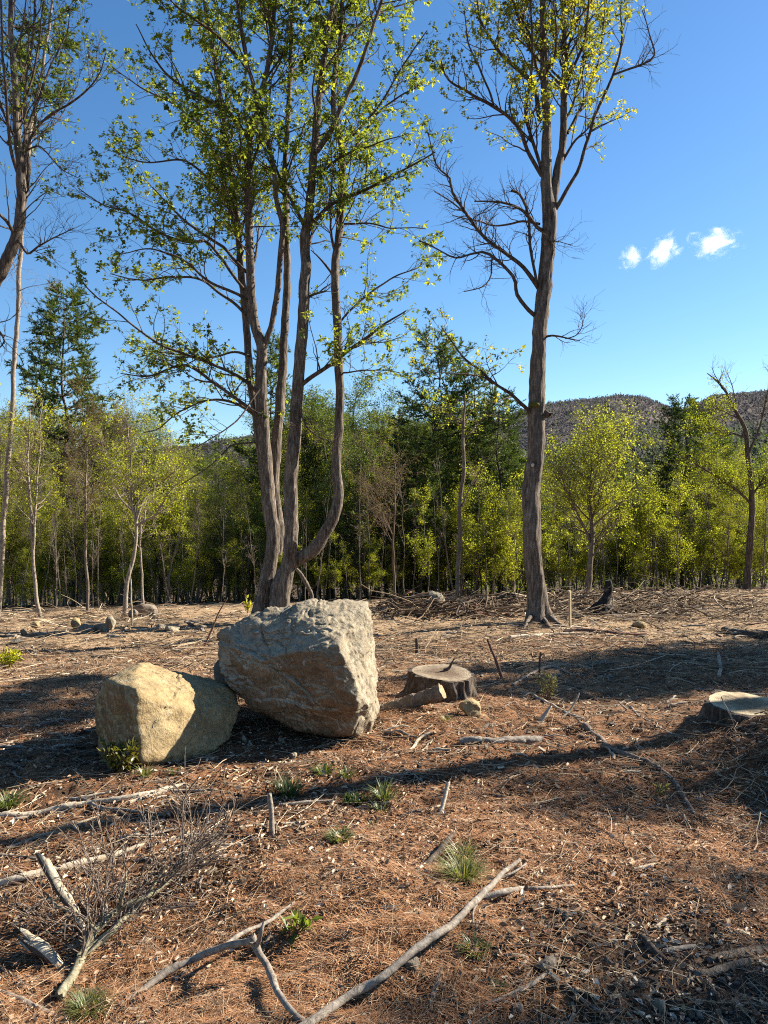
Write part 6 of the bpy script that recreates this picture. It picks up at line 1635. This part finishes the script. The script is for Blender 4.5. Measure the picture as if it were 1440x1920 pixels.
# torn pieces of bark, a dozen shapes laid about
_bk = []
for j in range(10):
    rg = np.random.default_rng(900 + j); n_, k_ = 9, 6
    t = np.linspace(-0.5, 0.5, n_); u = np.linspace(-1, 1, k_); wd = 0.22 * (0.7 + 0.5 * fbm(np.stack([t * 4, t * 0, t * 0 + j], -1), 2, j)) * np.clip(1.25 - (2 * np.abs(t)) ** 3, 0.2, 1)
    V = np.stack([np.repeat(t[:, None], k_, 1) + 0.05 * rg.normal(size=(n_, k_)) * (np.abs(t) > 0.4)[:, None], u[None] * wd[:, None] + 0.02 * rg.normal(size=(n_, k_)), 0.10 * (1 - u[None] ** 2) * (wd[:, None] / 0.22) + 0.015 * rg.normal(size=(n_, k_)) + 0.05 * t[:, None] ** 2], -1)
    i = np.arange(n_ * k_).reshape(n_, k_); F = np.stack([i[:-1, :-1], i[1:, :-1], i[1:, 1:], i[:-1, 1:]], -1).reshape(-1, 4)
    W_ = V - np.array([0, 0, 0.045]); q_ = n_ * k_
    rim = np.concatenate([i[0, :], i[1:, -1], i[-1, -2::-1], i[-2:0:-1, 0]]); rn = np.roll(rim, -1)
    mb = MB(); mb.add(np.concatenate([V.reshape(-1, 3), W_.reshape(-1, 3)]), np.concatenate([F, F[:, ::-1] + q_, np.stack([rim, rim + q_, rn + q_, rn], -1)]))
    _bk.append(mb.mesh('bark_piece', [M['bark_forest'], M['bark_pale'], M['bark_dark'], M['stick_red']][j % 4], smooth=False))
rg = np.random.default_rng(77)
for where, x0, x1, y0, y1, n_ in (('below the thick-barked stump', 700, 1260, 1345, 1480, 14), ('in the central foreground', 380, 860, 1500, 1740, 14), ('in the right foreground', 880, 1430, 1500, 1730, 18), ('in the left foreground', 10, 380, 1480, 1760, 14), ('along the bottom', 420, 1430, 1740, 1900, 14), ('behind the golden boulder', 10, 400, 1170, 1235, 8)):
    for px, py in sorted((rg.uniform(x0, x1), rg.uniform(y0, y1)) for _ in range(n_)):
        g_ = G(px, py); L = rg.uniform(16, 40) / FPX * g_.y
        j = int(rg.integers(10)); o = bpy.data.objects.new('bark_piece', _bk[j]); COL.objects.link(o)
        o.location = g_ + Vector((0, 0, 0.012 * L)); o.scale = (L, L, L); o.rotation_euler = (rg.normal() * 0.2, rg.normal() * 0.2, rg.uniform(0, 6.28))
        nm = ['brown', 'pale', 'dark', 'reddish'][j % 4]
        tag(o, f"{nth(('bk', nm, where))} {nm} piece of torn bark from left, {where}", 'bark', f'{nm} bark pieces {where}')

# ------------------------------------------------------------------ litter that nobody could count
def scatter(n, rng, r0=1.95, r1=13.0, power=0.0, half=0.56):
    th = rng.uniform(-half, half, n)
    u = rng.uniform(0, 1, n)
    r = r0 * (r1 / r0) ** (u ** (1 - power))
    return r * np.sin(th), r * np.cos(th)
def near_gravel(x, y): return sstep(0.7, 1.3, x) * sstep(3.2, 2.7, y)
rng = np.random.default_rng(5)
# fallen pine needles
n = 260000
x, y = scatter(n, rng, 1.9, 12)
pat = fbm(np.stack([x * 1.1, y * 1.1, 0 * x], -1), 3, 61)
keep = rng.uniform(size=n) < np.clip(0.45 + 1.9 * pat, 0.05, 1) * (1 - 0.85 * near_gravel(x, y)) * (1 - 0.9 * sstep(2.0, 2.5, x) * sstep(3.2, 3.6, y) * sstep(6.8, 6.2, y))
x, y, pat = x[keep], y[keep], pat[keep]; n = len(x)
a = rng.uniform(0, PI, n) + 1.5 * vnoise(np.stack([x * 3, y * 3, 0 * x], -1), 4); L = rng.uniform(0.05, 0.13, n)
d = np.stack([np.cos(a), np.sin(a), rng.normal(size=n) * 0.22], -1)
w = np.stack([-np.sin(a), np.cos(a), np.zeros(n)], -1) * (np.maximum(0.0009, 0.00032 * np.hypot(x, y)))[:, None]
c = np.stack([x, y, H(x, y) + rng.uniform(0.002, 0.020, n)], -1)
V = np.stack([c - d * L[:, None] / 2 - w, c - d * L[:, None] / 2 + w, c + d * L[:, None] / 2], 1).reshape(-1, 3)
mb = MB(); mb.add(V, np.arange(n * 3).reshape(-1, 3), np.repeat(np.clip(0.5 + 0.25 * rng.normal(size=n), 0, 1), 3))
tag(mb.build('needle_litter', M['litter'], smooth=False), kind='stuff')
# dead leaves, curled
n = 46000
x, y = scatter(n, rng, 1.9, 16, -0.1)
pat = fbm(np.stack([x * 0.8 + 9, y * 0.8, 0 * x], -1), 3, 71)
keep = rng.uniform(size=n) < np.clip(0.40 + 1.3 * pat + 0.35 * sstep(0.6, 2.4, x), 0.05, 1) * (1 - 0.72 * near_gravel(x, y))
x, y = x[keep], y[keep]; n = len(x)
ax = unit(np.stack([rng.normal(size=n), rng.normal(size=n), rng.normal(size=n) * 0.25], -1)); up = unit(np.array([0, 0, 1.0]) + rng.normal(size=(n, 3)) * 0.6)
sz = rng.uniform(0.010, 0.040, n)
v = np.array([[0, 0, 0.02], [0.3, 0.22, 0.24], [0.7, 0.16, 0.30], [1, 0, 0.12], [0.7, -0.20, 0.14], [0.3, -0.24, 0.26]]); f = np.array([[0, 3, 2], [0, 2, 1], [0, 4, 3], [0, 5, 4]])
mb = MB(); leaves(mb, np.stack([x, y, H(x, y) + rng.uniform(0.003, 0.018, n)], -1), ax, up, sz, np.clip(0.5 + 0.26 * rng.normal(size=n), 0, 1), (v, f))
tag(mb.build('leaf_litter', M['dead_leaf'], smooth=False), kind='stuff')
# fine twigs
def twigs(n, r0, r1, lmin, lmax, rmin, name, seed, power=0.0, rise=0.12, M_=3):
    rng = np.random.default_rng(seed)
    x, y = scatter(n, rng, r0, r1, power)
    a = rng.uniform(0, 2 * PI, n); L = rng.uniform(lmin, lmax, n)
    t = np.linspace(-0.5, 0.5, M_)
    q = np.empty((n, M_, 3))
    for j in range(M_):
        q[:, j, 0] = x + np.cos(a) * L * t[j] + rng.normal(size=n) * 0.04 * L; q[:, j, 1] = y + np.sin(a) * L * t[j] + rng.normal(size=n) * 0.04 * L
    q[..., 2] = H(q[..., 0], q[..., 1]) + 0.006
    q[..., 2] += (rng.uniform(0, rise, n) * L)[:, None] * (t + 0.5)[None]
    R = np.maximum(rmin, 0.0005 * y)[:, None] * rng.uniform(0.6, 1.6, n)[:, None] * np.linspace(1, 0.5, M_)[None]
    V, F = tubes(q, R, 3)
    mb = MB(); mb.add(V, F, np.repeat(np.clip(0.40 + 0.28 * rng.normal(size=n), 0, 1), M_ * 3))
    tag(mb.build(name, M['chips']), kind='stuff')
twigs(9000, 1.9, 12, 0.05, 0.35, 0.0013, 'twig_litter', 3)
twigs(3400, 9, 27, 0.12, 0.7, 0.004, 'far_twig_litter', 4, -0.4, 0.2)
def brush(n, x0, x1, y0, y1, Lr, rr, hmax, name, seed, tint):
    """a tangle of thin branches, pixel bounds"""
    rg = np.random.default_rng(seed); M_ = 5
    px = rg.uniform(x0, x1, n); py = rg.uniform(y0, y1, n)
    g = Gv(px, py)
    a = rg.uniform(0, 2 * PI, n); L = rg.uniform(*Lr, n); el = np.abs(rg.normal(size=n)) * 0.14
    t = np.linspace(-0.5, 0.5, M_); q = np.empty((n, M_, 3)); h0 = rg.uniform(0, 1, n) ** 2 * hmax
    wx = np.cumsum(rg.normal(size=(n, M_, 3)) * 0.05 * L[:, None, None], axis=1)
    for j in range(M_):
        q[:, j] = g + np.stack([np.cos(a) * L * t[j], np.sin(a) * L * t[j], el * L * (t[j] + 0.4)], -1) + wx[:, j]
    q[..., 2] = np.maximum(q[..., 2] + h0[:, None], H(q[..., 0], q[..., 1]) + 0.01)
    R = rg.uniform(*rr, n)[:, None] * np.linspace(1, 0.4, M_)[None]
    V, F = tubes(q, R, 4)
    mb = MB(); mb.add(V, F, np.repeat(np.clip(tint + 0.3 * rg.normal(size=n), 0, 1), M_ * 4))
    tag(mb.build(name, M['chips']), kind='stuff')
brush(330, 730, 990, 1128, 1160, (0.3, 1.4), (0.006, 0.02), 0.14, 'dark_brush', 1, 0.1)
brush(260, 1020, 1300, 1122, 1156, (0.3, 1.4), (0.006, 0.018), 0.12, 'dark_brush', 2, 0.1)
brush(520, 1030, 1460, 1108, 1165, (0.25, 1.1), (0.004, 0.012), 0.06, 'brush_litter', 3, 0.45)
brush(220, 0, 330, 1140, 1165, (0.25, 1.0), (0.004, 0.012), 0.12, 'brush_litter', 4, 0.4)
brush(260, 0, 1440, 1160, 1230, (0.2, 0.9), (0.003, 0.008), 0.03, 'brush_litter', 5, 0.45)
brush(120, 1150, 1440, 1340, 1600, (0.06, 0.35), (0.002, 0.005), 0.01, 'brush_litter', 6, 0.45)
# chips and crumbs of bark
n = 11000
x, y = scatter(n, rng, 1.9, 24, -0.25)
ax = unit(np.stack([rng.normal(size=n), rng.normal(size=n), rng.normal(size=n) * 0.3], -1)); up = unit(np.array([0, 0, 1.0]) + rng.normal(size=(n, 3)) * 0.6)
v = np.array([[-.5, -.16, 0], [.5, -.13, 0], [.45, .16, 0], [-.5, .12, 0], [-.5, -.16, .12], [.5, -.13, .12], [.45, .16, .12], [-.5, .12, .12]])
f = np.array([[4, 5, 6], [4, 6, 7], [0, 1, 5], [0, 5, 4], [1, 2, 6], [1, 6, 5], [2, 3, 7], [2, 7, 6], [3, 0, 4], [3, 4, 7]])
sz = rng.uniform(0.012, 0.05, n) * (0.8 + y / 16)
mb = MB(); leaves(mb, np.stack([x, y, H(x, y) + 0.004], -1), ax, up, sz, np.clip(0.42 + 0.3 * rng.normal(size=n), 0, 1), (v, f))
tag(mb.build('wood_chip_litter', M['chips'], smooth=False), kind='stuff')
# dark crumbs of bark and soil
n = 12000
x, y = scatter(n, rng, 1.9, 16, -0.15)
pat = fbm(np.stack([x * 0.9 + 31, y * 0.9, 0 * x], -1), 3, 88)
keep = rng.uniform(size=n) < np.clip(0.35 + 1.8 * pat, 0.04, 1) * (1 - 0.7 * near_gravel(x, y)); x, y = x[keep], y[keep]; n = len(x)
sz = rng.uniform(0.006, 0.03, n)
mb = MB(); leaves(mb, np.stack([x, y, H(x, y) + 0.006], -1), unit(np.stack([rng.normal(size=n), rng.normal(size=n), rng.normal(size=n) * 0.4], -1)), unit(np.array([0, 0, 1.0]) + rng.normal(size=(n, 3)) * 0.7), sz, np.clip(0.10 + 0.12 * rng.normal(size=n), 0, 1), (v * np.array([1, 1.6, 2.2]), f))
tag(mb.build('bark_crumbs', M['chips'], smooth=False), kind='stuff')
# gravel at the near right
n = 6500
x = rng.uniform(0.25, 2.0, n); y = 1.9 + 1.6 * rng.uniform(0, 1, n) ** 1.3
keep = rng.uniform(size=n) < np.clip(near_gravel(x, y) + 0.1, 0, 1); x, y = x[keep], y[keep]; n = len(x)
iv, jf = ico(1)
sz = 0.003 + 0.010 * rng.uniform(0, 1, n) ** 4
V = iv[None] * (1 + 0.22 * rng.normal(size=(n, len(iv), 1))) * sz[:, None, None] * np.stack([rng.uniform(.8, 1.4, n), rng.uniform(.8, 1.4, n), rng.uniform(.5, .9, n)], -1)[:, None]
V = V + np.stack([x, y, H(x, y) + sz * 0.25], -1)[:, None]
mb = MB(); mb.add(V.reshape(-1, 3), (jf[None] + (np.arange(n) * len(iv))[:, None, None]).reshape(-1, 3), np.repeat(np.clip(0.45 + 0.25 * rng.normal(size=n), 0, 1), len(iv)))
tag(mb.build('gravel', M['gravel'], smooth=False), kind='stuff')
